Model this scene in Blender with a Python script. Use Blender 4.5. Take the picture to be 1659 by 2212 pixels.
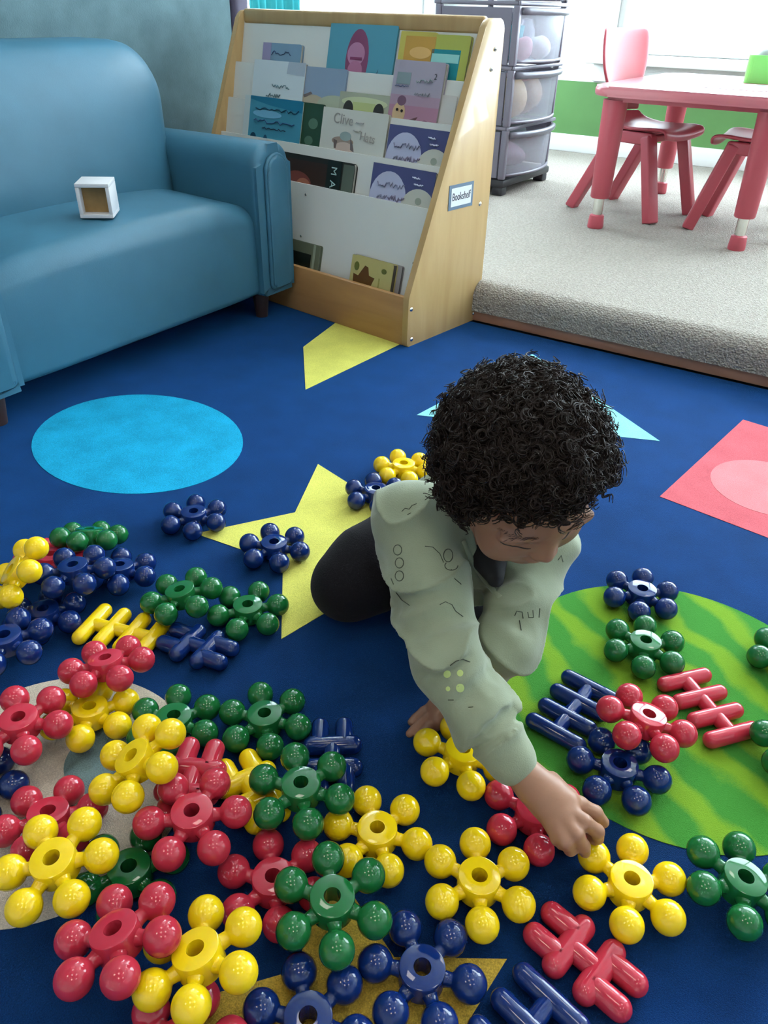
import bpy, bmesh, math, random
import numpy as np
from mathutils import Vector, Matrix, noise
from mathutils.bvhtree import BVHTree

for o in list(bpy.data.objects): bpy.data.objects.remove(o)
scn = bpy.context.scene
COL = scn.collection
random.seed(7); RNG = np.random.default_rng(11)

# ------------------------------------------------------------------ camera
FPX, PITCH, ROLL, CAMH = 1660.0, math.radians(33.3), math.radians(1.5), 0.75
_F = np.array([0, math.cos(PITCH), -math.sin(PITCH)])
_U0 = np.array([0, math.sin(PITCH), math.cos(PITCH)])
_R0 = np.array([1.0, 0, 0])
_R = math.cos(ROLL)*_R0 + math.sin(ROLL)*_U0
_U = -math.sin(ROLL)*_R0 + math.cos(ROLL)*_U0
_C = np.array([0, 0, CAMH])
cam = bpy.data.cameras.new('camera'); camo = bpy.data.objects.new('camera', cam); COL.objects.link(camo)
cam.sensor_fit = 'VERTICAL'; cam.sensor_height = 24.0; cam.lens = FPX/2212*24.0
cam.clip_start = 0.02
m = Matrix.Identity(4)
for i in range(3):
    m[i][0] = _R[i]; m[i][1] = _U[i]; m[i][2] = -_F[i]; m[i][3] = _C[i]
camo.matrix_world = m
scn.camera = camo

def ray(u, v): return _F + _R*(u-829.5)/FPX - _U*(v-1106)/FPX
def fl(u, v, z=0.0):                     # measured image point -> place at height z
    d = ray(u, v); return _C + d*((z-CAMH)/d[2])
def at(u, v, t): return _C + ray(u, v)*t

# ------------------------------------------------------------------ world, exposure, lights
scn.view_settings.view_transform = 'Standard'; scn.view_settings.look = 'None'
scn.view_settings.gamma = 1.0; scn.view_settings.use_curve_mapping = False
scn.view_settings.exposure = 0.0
scn.cycles.max_bounces = 4; scn.cycles.diffuse_bounces = 2; scn.cycles.glossy_bounces = 2; scn.cycles.transmission_bounces = 4; scn.cycles.transparent_max_bounces = 8
scn.cycles.use_light_tree = False; scn.cycles.caustics_reflective = False; scn.cycles.caustics_refractive = False
w = bpy.data.worlds.new('sky'); scn.world = w; w.use_nodes = True
w.node_tree.nodes['Background'].inputs[0].default_value = (0.80, 0.93, 1.0, 1)
w.node_tree.nodes['Background'].inputs[1].default_value = 17.0

TH = math.radians(-32.3)                  # the room's own axes
E1 = np.array([math.cos(TH), math.sin(TH), 0]); E2 = np.array([-E1[1], E1[0], 0])
def rm(a, b, z=0.0): return E1*a + E2*b + np.array([0, 0, z])

def area(name, loc, rot, sx, sy, power, col=(1, 1, 1), shape='RECTANGLE', parent=None):
    L = bpy.data.lights.new(name, 'AREA'); L.shape = shape; L.size = sx; L.size_y = sy
    L.energy = power; L.color = col
    o = bpy.data.objects.new(name, L); COL.objects.link(o); o.location = loc; o.rotation_euler = rot
    if parent: o.parent = parent
    return o
LAMPS = [(-0.95, 0.9, 2.79), (0.75, 0.9, 2.79), (-0.95, -0.9, 2.79), (0.75, -0.9, 2.79), (0.1, 2.9, 2.79), (-0.1, 0.0, 2.79), (1.8, 0.0, 2.79)]
LAMP_W = 8.0; LAMP_K = (.55, .6, .8, .8, .6, .5, .6)

# ------------------------------------------------------------------ helpers
def new_obj(name, me, mats=None, parent=None, smooth=True):
    if mats is not None:
        for mm in (mats if isinstance(mats, (list, tuple)) else [mats]): me.materials.append(mm)
    if smooth:
        me.polygons.foreach_set('use_smooth', [True]*len(me.polygons))
    o = bpy.data.objects.new(name, me); COL.objects.link(o)
    if parent: o.parent = parent
    return o
def from_bm(name, bm, mats, parent=None, smooth=True, loc=None, rot=None, angle=None):
    bmesh.ops.recalc_face_normals(bm, faces=bm.faces)
    me = bpy.data.meshes.new(name); bm.to_mesh(me); bm.free()
    o = new_obj(name, me, mats, parent, smooth)
    if smooth and angle is not None:
        me.set_sharp_from_angle(angle=math.radians(angle))
    if loc is not None: o.location = loc
    if rot is not None: o.rotation_euler = rot
    return o
def from_py(name, v, f, mats, parent=None, smooth=True):
    me = bpy.data.meshes.new(name); me.from_pydata([tuple(map(float, p)) for p in v], [], f); me.update()
    return new_obj(name, me, mats, parent, smooth)
def thing(name, label, cat, loc=(0, 0, 0), rz=0.0, group=None, kind=None):
    o = bpy.data.objects.new(name, None); COL.objects.link(o); o.empty_display_size = 0.05
    o.location = loc; o.rotation_euler = (0, 0, rz)
    o['label'] = label
    if cat: o['category'] = cat
    if group: o['group'] = group
    if kind: o['kind'] = kind
    return o
def tag(o, label, cat=None, group=None, kind=None):
    o['label'] = label
    if cat: o['category'] = cat
    if group: o['group'] = group
    if kind: o['kind'] = kind
    return o
def struct(o, label):
    o['kind'] = 'structure'; o['label'] = label; return o

def box(bm, x0, x1, y0, y1, z0, z1, bev=0.0, seg=2):
    r = bmesh.ops.create_cube(bm, size=1.0)
    vs = r['verts']
    for v in vs:
        v.co = Vector((x0+(v.co.x+.5)*(x1-x0), y0+(v.co.y+.5)*(y1-y0), z0+(v.co.z+.5)*(z1-z0)))
    if bev > 0:
        es = list({e for v in vs for e in v.link_edges})
        bmesh.ops.bevel(bm, geom=es, offset=bev, segments=seg, profile=0.5, affect='EDGES')
    return bm
def boxo(name, dims, mat, parent=None, bev=0.0, seg=2, angle=40):
    bm = bmesh.new(); box(bm, *dims, bev=bev, seg=seg)
    return from_bm(name, bm, mat, parent, smooth=bev > 0, angle=angle if bev > 0 else None)
def prism(bm, pts, d, axis='y', bev=0.0, seg=3):
    """polygon pts (2D) extruded by d along axis; pts are (x,z) for y, (y,z) for x, (x,y) for z"""
    def co(p, t):
        if axis == 'y': return Vector((p[0], t, p[1]))
        if axis == 'x': return Vector((t, p[0], p[1]))
        return Vector((p[0], p[1], t))
    a = [bm.verts.new(co(p, d[0])) for p in pts]; b = [bm.verts.new(co(p, d[1])) for p in pts]
    n = len(pts)
    f1 = bm.faces.new(a); f2 = bm.faces.new(list(reversed(b)))
    for i in range(n): bm.faces.new((a[i], b[i], b[(i+1) % n], a[(i+1) % n]))
    if bev > 0:
        es = [e for e in f1.edges] + [e for e in f2.edges]
        bmesh.ops.bevel(bm, geom=es, offset=bev, segments=seg, profile=0.5, affect='EDGES')
    return bm
def rpoly(pts, rad, n=8):
    """round the corners of a polygon; rad per corner"""
    out = []; N = len(pts)
    for i in range(N):
        p = np.array(pts[i], float); a = np.array(pts[i-1], float); b = np.array(pts[(i+1) % N], float)
        r = rad[i] if isinstance(rad, (list, tuple)) else rad
        if r <= 0: out.append(tuple(p)); continue
        u = (a-p)/np.linalg.norm(a-p); w_ = (b-p)/np.linalg.norm(b-p)
        ang = math.acos(max(-1, min(1, float(u@w_)))); d = r/math.tan(ang/2)
        c = p + (u+w_)/np.linalg.norm(u+w_)*(r/math.sin(ang/2))
        s = p+u*d-c; e = p+w_*d-c
        a0 = math.atan2(s[1], s[0]); a1 = math.atan2(e[1], e[0]); da = (a1-a0+math.pi) % (2*math.pi)-math.pi
        for k in range(n+1):
            t = a0+da*k/n; out.append((c[0]+r*math.cos(t), c[1]+r*math.sin(t)))
    return out
def lathe(bm, prof, seg=24, mat=None, close=False):
    rings = []
    for r, z in prof:
        if r < 1e-6: rings.append([bm.verts.new((0, 0, z))])
        else: rings.append([bm.verts.new((r*math.cos(2*math.pi*i/seg), r*math.sin(2*math.pi*i/seg), z)) for i in range(seg)])
    if close: rings.append(rings[0])
    for a, b in zip(rings[:-1], rings[1:]):
        for i in range(seg):
            j = (i+1) % seg
            if len(a) == 1: bm.faces.new((a[0], b[i], b[j]))
            elif len(b) == 1: bm.faces.new((a[i], b[0], a[j]))
            else: bm.faces.new((a[i], b[i], b[j], a[j]))
    if mat is not None:
        bmesh.ops.transform(bm, matrix=mat, verts=[v for v in {v for r in rings for v in r}])
    return bm
def tube_vf(path, rad, sides=8, v=None, f=None, cap=True, closed=False):
    v = [] if v is None else v; f = [] if f is None else f
    P = [np.array(p, float) for p in path]; n = len(P); base = len(v)
    up = None
    for i in range(n):
        if closed: t = P[(i+1) % n]-P[i-1]
        else: t = P[min(i+1, n-1)]-P[max(i-1, 0)]
        t = t/(np.linalg.norm(t)+1e-12)
        if up is None:
            up = np.array([0, 0, 1.0]) if abs(t[2]) < .9 else np.array([1.0, 0, 0])
        s = np.cross(t, up); s /= np.linalg.norm(s)+1e-12; up = np.cross(s, t)
        r = rad[i] if hasattr(rad, '__len__') else rad
        for k in range(sides):
            a = 2*math.pi*k/sides; v.append(P[i]+r*(math.cos(a)*s+math.sin(a)*up))
    for i in range(n if closed else n-1):
        for k in range(sides):
            a = base+i*sides+k; b = base+i*sides+(k+1) % sides
            i2 = (i+1) % n
            c = base+i2*sides+(k+1) % sides; d = base+i2*sides+k
            f.append((a, b, c, d))
    if cap and not closed:
        f.append(tuple(base+k for k in range(sides))[::-1]); f.append(tuple(base+(n-1)*sides+k for k in range(sides)))
    return v, f
def tubeo(name, path, rad, mat, parent=None, sides=8, closed=False):
    v, f = tube_vf(path, rad, sides, closed=closed); return from_py(name, v, f, mat, parent)
def capsule(bm, p0, p1, r, seg=16, ring=5):
    p0 = Vector(p0); p1 = Vector(p1); d = p1-p0; L = d.length
    prof = [(r*math.sin(math.pi/2*k/ring), -r*math.cos(math.pi/2*k/ring)) for k in range(ring+1)]
    prof += [(r*math.cos(math.pi/2*k/ring), L+r*math.sin(math.pi/2*k/ring)) for k in range(ring+1)]
    q = d.to_track_quat('Z', 'Y').to_matrix().to_4x4(); q.translation = p0
    return lathe(bm, prof, seg, q)

# ------------------------------------------------------------------ materials
MATS = {}
def mat(name, col, rough=0.5, spec=0.5, metal=0.0, var=0.0, vscale=8.0, bump=0.0, bscale=60.0, bdist=0.002,
        col2=None, trans=0.0, coat=0.0, sss=0.0, sheen=0.0, emit=None, tex='noise', alpha=None, coords='Object', detail=6):
    if name in MATS: return MATS[name]
    M = bpy.data.materials.new(name); M.use_nodes = True; nt = M.node_tree; N = nt.nodes; L = nt.links
    b = N['Principled BSDF']
    b.inputs['Base Color'].default_value = (*col, 1); b.inputs['Roughness'].default_value = rough
    b.inputs['Specular IOR Level'].default_value = spec; b.inputs['Metallic'].default_value = metal
    b.inputs['Transmission Weight'].default_value = trans; b.inputs['Coat Weight'].default_value = coat
    if sss:
        b.inputs['Subsurface Weight'].default_value = sss; b.inputs['Subsurface Radius'].default_value = (0.012, 0.005, 0.003)
        b.inputs['Subsurface Scale'].default_value = 0.6
    if sheen: b.inputs['Sheen Weight'].default_value = sheen
    if alpha is not None: b.inputs['Alpha'].default_value = alpha
    if emit: b.inputs['Emission Color'].default_value = (*emit[0], 1); b.inputs['Emission Strength'].default_value = emit[1]
    tc = N.new('ShaderNodeTexCoord')
    if var > 0 or col2 is not None:
        n = N.new('ShaderNodeTexNoise'); n.inputs['Scale'].default_value = vscale; n.inputs['Detail'].default_value = detail
        L.new(tc.outputs[coords], n.inputs['Vector'])
        r = N.new('ShaderNodeValToRGB'); r.color_ramp.elements[0].position = .3; r.color_ramp.elements[1].position = .7
        c2 = col2 if col2 is not None else tuple(min(1, c*(1+var)) for c in col)
        c1 = col if col2 is not None else tuple(c*(1-var) for c in col)
        r.color_ramp.elements[0].color = (*c1, 1); r.color_ramp.elements[1].color = (*c2, 1)
        L.new(n.outputs['Fac'], r.inputs['Fac']); L.new(r.outputs['Color'], b.inputs['Base Color'])
    if bump > 0:
        if tex == 'voronoi':
            n2 = N.new('ShaderNodeTexVoronoi'); n2.inputs['Scale'].default_value = bscale; out = n2.outputs['Distance']
        else:
            n2 = N.new('ShaderNodeTexNoise'); n2.inputs['Scale'].default_value = bscale; n2.inputs['Detail'].default_value = 1; out = n2.outputs['Fac']
        L.new(tc.outputs[coords], n2.inputs['Vector'])
        bp = N.new('ShaderNodeBump'); bp.inputs['Strength'].default_value = bump; bp.inputs['Distance'].default_value = bdist
        L.new(out, bp.inputs['Height']); L.new(bp.outputs['Normal'], b.inputs['Normal'])
    MATS[name] = M; return M
def s2l(r, g, b):
    f = lambda c: (c/255/12.92 if c/255 <= .04045 else ((c/255+.055)/1.055)**2.4)
    return (f(r), f(g), f(b))

# pile carpet: fine fibre noise in colour and relief
def pile(name, col, var=.35):
    M = mat(name, col, rough=.95, spec=.15, bump=.7, bscale=900, bdist=.0015)
    if M.get('done'): return M
    M['done'] = 1
    nt = M.node_tree; N = nt.nodes; L = nt.links; b = N['Principled BSDF']
    tc = N['Texture Coordinate']
    a = N.new('ShaderNodeTexNoise'); a.inputs['Scale'].default_value = 700; a.inputs['Detail'].default_value = 0
    c = N.new('ShaderNodeTexNoise'); c.inputs['Scale'].default_value = 14; c.inputs['Detail'].default_value = 2
    L.new(tc.outputs['Object'], a.inputs['Vector']); L.new(tc.outputs['Object'], c.inputs['Vector'])
    ad = N.new('ShaderNodeMath'); ad.operation = 'ADD'; L.new(a.outputs['Fac'], ad.inputs[0]); L.new(c.outputs['Fac'], ad.inputs[1])
    r = N.new('ShaderNodeMapRange'); r.inputs['From Min'].default_value = .7; r.inputs['From Max'].default_value = 1.3
    r.inputs['To Min'].default_value = 1-var; r.inputs['To Max'].default_value = 1+var
    L.new(ad.outputs[0], r.inputs['Value'])
    mx = N.new('ShaderNodeVectorMath'); mx.operation = 'SCALE'; mx.inputs[0].default_value = col
    L.new(r.outputs['Result'], mx.inputs['Scale']); L.new(mx.outputs['Vector'], b.inputs['Base Color'])
    return M

M_blue = pile('rug_blue', (0.0026, 0.026, 0.112), .25)
_b = M_blue.node_tree.nodes['Principled BSDF']; _b.inputs['Sheen Weight'].default_value = .35; _b.inputs['Sheen Roughness'].default_value = .45; _b.inputs['Sheen Tint'].default_value = (0.03, 0.28, 0.85, 1)
M_cyan = pile('rug_cyan', (0.010, 0.36, 0.60), .2)
M_pale = pile('rug_pale_aqua', (0.26, 0.66, 0.74), .15)
M_yel = pile('rug_yellow', (0.70, 0.66, 0.14), .12)
M_coral = pile('rug_coral', (0.62, 0.120, 0.145), .15)
M_coral2 = pile('rug_coral_light', (0.78, 0.22, 0.24), .12)
M_cream = pile('rug_cream', (0.62, 0.53, 0.43), .15)
M_sage = pile('rug_grey_blue', (0.18, 0.27, 0.28), .2)
M_tan = pile('rug_mustard', (0.60, 0.40, 0.06), .25)
M_grass = pile('rug_green', (0.07, 0.33, 0.035), .2)
def streaks(M, c1, c2):
    nt = M.node_tree; N = nt.nodes; L = nt.links; b = N['Principled BSDF']; tc = N['Texture Coordinate']
    mp = N.new('ShaderNodeMapping'); mp.inputs['Rotation'].default_value = (0, 0, math.radians(-28)); L.new(tc.outputs['Object'], mp.inputs['Vector'])
    wv = N.new('ShaderNodeTexWave'); wv.inputs['Scale'].default_value = 4.4; wv.inputs['Distortion'].default_value = 4.5
    wv.inputs['Detail'].default_value = 2; wv.inputs['Detail Scale'].default_value = 2.0
    L.new(mp.outputs['Vector'], wv.inputs['Vector'])
    n = N.new('ShaderNodeTexNoise'); n.inputs['Scale'].default_value = 500; L.new(tc.outputs['Object'], n.inputs['Vector'])
    m1 = N.new('ShaderNodeMath'); m1.operation = 'MULTIPLY_ADD'; m1.inputs[1].default_value = .35; L.new(n.outputs['Fac'], m1.inputs[0]); L.new(wv.outputs['Fac'], m1.inputs[2])
    r = N.new('ShaderNodeValToRGB'); r.color_ramp.elements[0].position = .50; r.color_ramp.elements[1].position = 1.0
    r.color_ramp.elements[0].color = (*c1, 1); r.color_ramp.elements[1].color = (*c2, 1)
    L.new(m1.outputs[0], r.inputs['Fac']); L.new(r.outputs['Color'], b.inputs['Base Color'])
streaks(M_grass, (0.055, 0.25, 0.035), (0.19, 0.36, 0.025))

M_wood = mat('maple_ply', s2l(214, 176, 118), rough=.38, var=.10, vscale=3, coat=.25)
def grain(M, ca, cb, scale=(1.5, 30, 1.5)):
    nt = M.node_tree; N = nt.nodes; L = nt.links; b = N['Principled BSDF']
    tc = N['Texture Coordinate']; mp = N.new('ShaderNodeMapping'); mp.inputs['Scale'].default_value = scale
    L.new(tc.outputs['Object'], mp.inputs['Vector'])
    n = N.new('ShaderNodeTexNoise'); n.inputs['Scale'].default_value = 3; n.inputs['Detail'].default_value = 8; n.inputs['Distortion'].default_value = .6
    L.new(mp.outputs['Vector'], n.inputs['Vector'])
    r = N.new('ShaderNodeValToRGB'); r.color_ramp.elements[0].position = .3; r.color_ramp.elements[1].position = .75
    r.color_ramp.elements[0].color = (*ca, 1); r.color_ramp.elements[1].color = (*cb, 1)
    L.new(n.outputs['Fac'], r.inputs['Fac']); L.new(r.outputs['Color'], b.inputs['Base Color'])
grain(M_wood, (0.50, 0.31, 0.125), (0.60, 0.40, 0.18), (8, 8, 1.2))
M_woodk = mat('maple_kick', (0.5, 0.3, 0.1), rough=.4, coat=.2); grain(M_woodk, (0.40, 0.20, 0.07), (0.50, 0.27, 0.10), (1.2, 8, 10))
M_whiteb = mat('white_laminate', (0.80, 0.80, 0.76), rough=.45)
M_chrome = mat('steel', (0.75, 0.73, 0.68), rough=.2, metal=1.0)
M_vinyl = mat('teal_vinyl', (0.040, 0.150, 0.232), rough=.5, var=.10, vscale=6, bump=.12, bscale=350, bdist=.001)
M_leg = mat('dark_leg', (0.05, 0.03, 0.03), rough=.4)
M_panel = mat('grey_felt', (0.085, 0.15, 0.17), rough=.9, col2=(0.12, 0.20, 0.225), vscale=14, bump=.4, bscale=300)
M_paneledge = mat('panel_trim', (0.075, 0.06, 0.11), rough=.6)
M_wallw = mat('white_paint', (0.78, 0.80, 0.80), rough=.6, bump=.05, bscale=120)
M_green = mat('green_paint', (0.10, 0.24, 0.07), rough=.6, var=.12, vscale=3)
M_trimw = mat('white_trim', (0.80, 0.80, 0.78), rough=.4)
M_ceil = mat('ceiling_white', (0.82, 0.82, 0.80), rough=.8)
M_carpet = mat('berber_carpet', (0.32, 0.285, 0.245), rough=.95, spec=.1, bump=1.0, bscale=210, bdist=.005, tex='voronoi', col2=(0.48, 0.435, 0.385), vscale=140)
M_step = mat('step_wood', (0.40, 0.20, 0.13), rough=.5, var=.15, vscale=12)
M_lino = mat('floor_base', (0.05, 0.05, 0.06), rough=.7)
M_red = mat('red_plastic', (0.50, 0.078, 0.105), rough=.38)
M_tabletop = mat('red_top_glare', (0.62, 0.17, 0.20), rough=.30, coat=.3)  # table red made paler and pinker, glare on the top put into the colour
M_tower = mat('grey_plastic', (0.17, 0.15, 0.19), rough=.4)
M_black = mat('black_plastic', (0.015, 0.013, 0.018), rough=.5)
M_ink = mat('ink', (0.03, 0.03, 0.05), rough=.7)
M_paper = mat('paper', (0.82, 0.82, 0.84), rough=.6)
M_slate = mat('slate_card', (0.13, 0.19, 0.27), rough=.6)

TOY = {
 'yellow': mat('toy_yellow', (0.92, 0.62, 0.006), rough=.10),
 'red': mat('toy_red', (0.52, 0.030, 0.055), rough=.055),
 'green': mat('toy_green', (0.010, 0.135, 0.032), rough=.055),
 'blue': mat('toy_blue', (0.004, 0.020, 0.130), rough=.055)}

def glassy(name, tint=(1, 1, 1), alpha=.12, rough=.05, diff=None):
    M = bpy.data.materials.new(name); M.use_nodes = True; nt = M.node_tree; N = nt.nodes; L = nt.links
    for n in list(N): N.remove(n)
    out = N.new('ShaderNodeOutputMaterial'); tr = N.new('ShaderNodeBsdfTransparent'); tr.inputs[0].default_value = (*tint, 1)
    pb = N.new('ShaderNodeBsdfPrincipled'); pb.inputs['Base Color'].default_value = (*(diff or (.8, .85, .9)), 1); pb.inputs['Roughness'].default_value = rough
    mx = N.new('ShaderNodeMixShader'); mx.inputs[0].default_value = alpha
    L.new(tr.outputs[0], mx.inputs[1]); L.new(pb.outputs[0], mx.inputs[2]); L.new(mx.outputs[0], out.inputs[0]); return M
M_glass = glassy('window_glass', (.96, .99, 1), .06, .03)
M_clear = glassy('frosted_drawer', (.95, .95, .97), .26, .25, (.62, .61, .67))

# ------------------------------------------------------------------ the room shell
A0, A1, B0, B1, ZC = -2.47, 2.70, -2.30, 4.41, 2.80
PH, PB = 0.113, 1.960
def slab(name, dims, mt, label):
    o = boxo(name, dims, mt); o.rotation_euler = (0, 0, TH); return struct(o, label)
slab('floor', (A0-.1, A1+.1, B0-.1, B1+.1, -0.06, -0.012), M_lino, 'dark floor under the rug')
slab('ceiling', (A0-.1, A1+.1, B0-.1, B1+.1, ZC, ZC+.05), M_ceil, 'white ceiling')

def wall_open(name, along, pos, thick, lo, hi, openings, zsplit, mats, label):
    """wall along 'a' or 'b', with window openings (lo,hi,z0,z1); lower band in mats[0] up to zsplit"""
    bm = bmesh.new()
    def piece(x0, x1, z0, z1, mi):
        if x1-x0 < 1e-4 or z1-z0 < 1e-4: return
        n0 = len(bm.faces)
        if along == 'a': box(bm, x0, x1, min(pos, pos+thick), max(pos, pos+thick), z0, z1)
        else: box(bm, min(pos, pos+thick), max(pos, pos+thick), x0, x1, z0, z1)
        bm.faces.ensure_lookup_table()
        for f in bm.faces[n0:]: f.material_index = mi
    piece(lo, hi, 0, zsplit, 0)
    x = lo
    for (p, q, z0, z1) in sorted(openings):
        piece(x, p, zsplit, ZC, 1); piece(p, q, zsplit, z0, 1); piece(p, q, z1, ZC, 1); x = q
    piece(x, hi, zsplit, ZC, 1)
    o = from_bm(name, bm, mats, smooth=False); o.rotation_euler = (0, 0, TH); return struct(o, label)
W1 = (-1.50, 2.30, .58, 2.62); W2 = (2.40, 4.20, .60, 2.50)
wall_open('wall_back', 'a', B1, .12, A0-.12, A1+.12, [W1], .448, [M_green, M_wallw], 'back wall, green below and white above, with wide window')
wall_open('wall_left', 'b', A0, -.12, B0-.12, B1+.12, [W2], .448, [M_wallw, M_wallw], 'white left wall with an added window opening')
wall_open('wall_right', 'b', A1, .12, B0-.12, B1+.12, [], .448, [M_green, M_wallw], 'right wall')
wall_open('wall_rear', 'a', B0, -.12, A0-.12, A1+.12, [], .448, [M_wallw, M_wallw], 'wall behind the photographer')

def window(name, along, pos, op, label, bars):
    lo, hi, z0, z1 = op
    t = thing(name, label, None, (0, 0, 0), TH, kind='structure')
    fw = .06
    def bar(nm, x0, x1, za, zb, d0, d1, mt, bev=.004):
        dims = (x0, x1, pos+d0, pos+d1, za, zb) if along == 'a' else (pos-d1, pos-d0, x0, x1, za, zb)
        return boxo(nm, dims, mt, t, bev=bev)
    bar('frame_rail', lo, hi, z0, z0+fw, .02, .09, M_trimw); bar('frame_rail', lo, hi, z1-fw, z1, .02, .09, M_trimw)
    bar('frame_stile', lo, lo+fw, z0, z1, .022, .088, M_trimw); bar('frame_stile', hi-fw, hi, z0, z1, .022, .088, M_trimw)
    for x in bars: bar('mullion', x-.025, x+.025, z0+fw, z1-fw, .03, .08, M_trimw)
    xs = [lo+fw]+list(bars)+[hi-fw]
    for a, b in zip(xs[:-1], xs[1:]): bar('pane', a, b, z0+fw, z1-fw, .05, .056, M_glass, 0)
    # casing round the opening and the sill, on the room side
    bar('casing', lo-.075, lo, z0-.03, z1+.07, -.022, 0, M_trimw); bar('casing', hi, hi+.075, z0-.03, z1+.07, -.022, 0, M_trimw)
    bar('casing', lo-.075, hi+.075, z1, z1+.07, -.021, .001, M_trimw)
    bar('sill', lo-.10, hi+.10, z0-.045, z0, -.10, .05, M_trimw, .008)
    bar('apron', lo-.08, hi+.08, z0-.125, z0-.045, -.02, 0, M_trimw)
    return t
window('window_1', 'a', B1, W1, 'wide bright window with white frame and sill behind the red table', (-.4, .7))
window('added_window', 'b', A0, W2, 'window added in the left wall for the bright white above the bookshelf', (3.3,))  # added opening: sky stands in for the brightly lit white wall here
o = boxo('baseboard_back', (A0, A1, B1-.016, B1, PH, PH+.085), M_trimw, bev=.004); o.rotation_euler = (0, 0, TH); struct(o, 'white baseboard below the green wall')

# raised carpeted platform with a rounded nose and a wooden strip along its foot
prof = rpoly([(PB-.012, .030), (PB-.012, PH), (B1, PH), (B1, .030)], [0, .045, 0, 0], 10)
bm = bmesh.new(); prism(bm, prof, (A0, A1), 'x')
o = from_bm('floor_platform', bm, M_carpet, angle=40); o.rotation_euler = (0, 0, TH)
struct(o, 'raised platform covered in beige looped carpet')
o = boxo('trim_1', (A0, A1, PB-.004, PB+.06, 0.0, .0305), M_step, bev=.004); o.rotation_euler = (0, 0, TH)
struct(o, 'reddish wood strip along the foot of the platform')

# ------------------------------------------------------------------ ceiling lamps
for i, (a, b, z) in enumerate(LAMPS):
    t = thing('ceiling_light', 'square ceiling lamp above the %s' % ['sofa end of the rug', 'toddler', 'rear left of the room', 'rear right of the room', 'red table', 'near end of the toy pile', 'far right of the room'][i], 'lamp', rm(a, b, z), TH, 'ceiling lamps')
    bm = bmesh.new(); box(bm, -.31, .31, -.31, -.28, -.02, .01); box(bm, -.31, .31, .28, .31, -.02, .01); box(bm, -.31, -.28, -.28, .28, -.02, .01); box(bm, .28, .31, -.28, .28, -.02, .01)
    from_bm('lamp_frame', bm, M_trimw, t, smooth=False)
    boxo('back_plate', (-.28, .28, -.28, .28, .0, .008), M_trimw, t)
    warm = (1.0, .86, .68) if i in (2, 3) else (1.0, .93, .82)
    area('lamp_bulb', (0, 0, -.012), (0, 0, 0), .42, .42, LAMP_W*LAMP_K[i], warm, parent=t)

# ------------------------------------------------------------------ rug with inlaid shapes
rug = thing('rug', 'dark blue play rug with large coloured circles, stars and squares', 'rug', (0, 0, 0))
bm = bmesh.new(); box(bm, A0+.3, 2.4, -1.2, PB-.012, -.012, 0, bev=.003)
o = from_bm('rug_field', bm, M_blue, rug, angle=40); o.rotation_euler = (0, 0, TH)
def patch(name, pts, mt, label, z=.0008):
    cx = sum(p[0] for p in pts)/len(pts); cy = sum(p[1] for p in pts)/len(pts)
    bm = bmesh.new(); prism(bm, [(p[0]-cx, p[1]-cy) for p in pts], (-.004, z), 'z')
    o = from_bm(name, bm, mt, rug, smooth=False, loc=(cx, cy, 0)); o['label'] = label; return o
def circ(c, r, n=72, ph=0): return [(c[0]+r*math.cos(2*math.pi*i/n+ph), c[1]+r*math.sin(2*math.pi*i/n+ph)) for i in range(n)]
def star(c, R1, R2, ph, n=5):
    return [(c[0]+(R1 if k % 2 == 0 else R2)*math.cos(ph+math.pi*k/n), c[1]+(R1 if k % 2 == 0 else R2)*math.sin(ph+math.pi*k/n)) for k in range(2*n)]
def fit_circle(uvs):
    P = [fl(*q)[:2] for q in uvs]; A = np.array([[2*p[0], 2*p[1], 1] for p in P]); b = np.array([p@p for p in P])
    s = np.linalg.lstsq(A, b, rcond=None)[0]; return (s[0], s[1]), math.sqrt(s[2]+s[0]**2+s[1]**2)
# ellipse-free fits of the printed discs
c, r = fit_circle([(68, 958), (525, 950), (297, 853), (300, 1067)])
P4 = [fl(*q)[:2] for q in ((68, 958), (525, 950), (297, 853), (300, 1067))]
patch('rug_disc', [tuple(fl(296.5+228.5*math.cos(t), 960+107*math.sin(t)-4*math.cos(t))[:2]) for t in np.linspace(0, 2*math.pi, 72, endpoint=False)], M_cyan, 'turquoise disc on the rug in front of the sofa')
gc, gr = fit_circle([(1240, 1290), (1065, 1480), (1560, 1838), (1659, 1345), (1180, 1305)])
patch('rug_disc', circ(gc, gr), M_grass, 'green disc with yellow streaks on the rug')
cc, cr = fit_circle([(115, 1472), (428, 1625), (60, 2010), (300, 1850)])
patch('rug_disc', circ(cc, cr), M_cream, 'cream disc on the rug under the toy pile')
patch('rug_disc', circ(tuple(fl(235, 1640)[:2]), .05), M_sage, 'grey-blue patch within the cream disc', .0012)
patch('rug_star', star((-.055, 1.055), .262, .128, math.radians(107)), M_yel, 'yellow star on the rug beside the toddler')
patch('rug_star', [tuple(fl(*q)[:2]) for q in ((655, 750), (660, 842), (868, 742), (800, 700), (735, 690))], M_yel, 'yellow star tip on the rug at the foot of the bookshelf')
patch('rug_triangle', [tuple(fl(*q)[:2]) for q in ((1150, 765), (900, 897), (1425, 953))], M_pale, 'pale aqua triangle on the rug behind the toddler')
q0 = fl(1605, 907)[:2]; q1 = fl(1425, 1073)[:2]; dv = q0-q1; pv = np.array([dv[1], -dv[0]])
sq = [tuple(q1), tuple(q0), tuple(q0+pv), tuple(q1+pv)]
patch('rug_square', sq, M_coral, 'coral square with lighter dots on the rug')
for (fx, fy, rr) in ((.40, .32, .24), (.88, .42, .12), (.30, .85, .10), (.75, .80, .16)):
    c = q1+dv*fx+pv*fy; patch('rug_dot', circ(c, rr*np.linalg.norm(dv), 40), M_coral2, 'lighter coral dot within the coral square', .0012)
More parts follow.
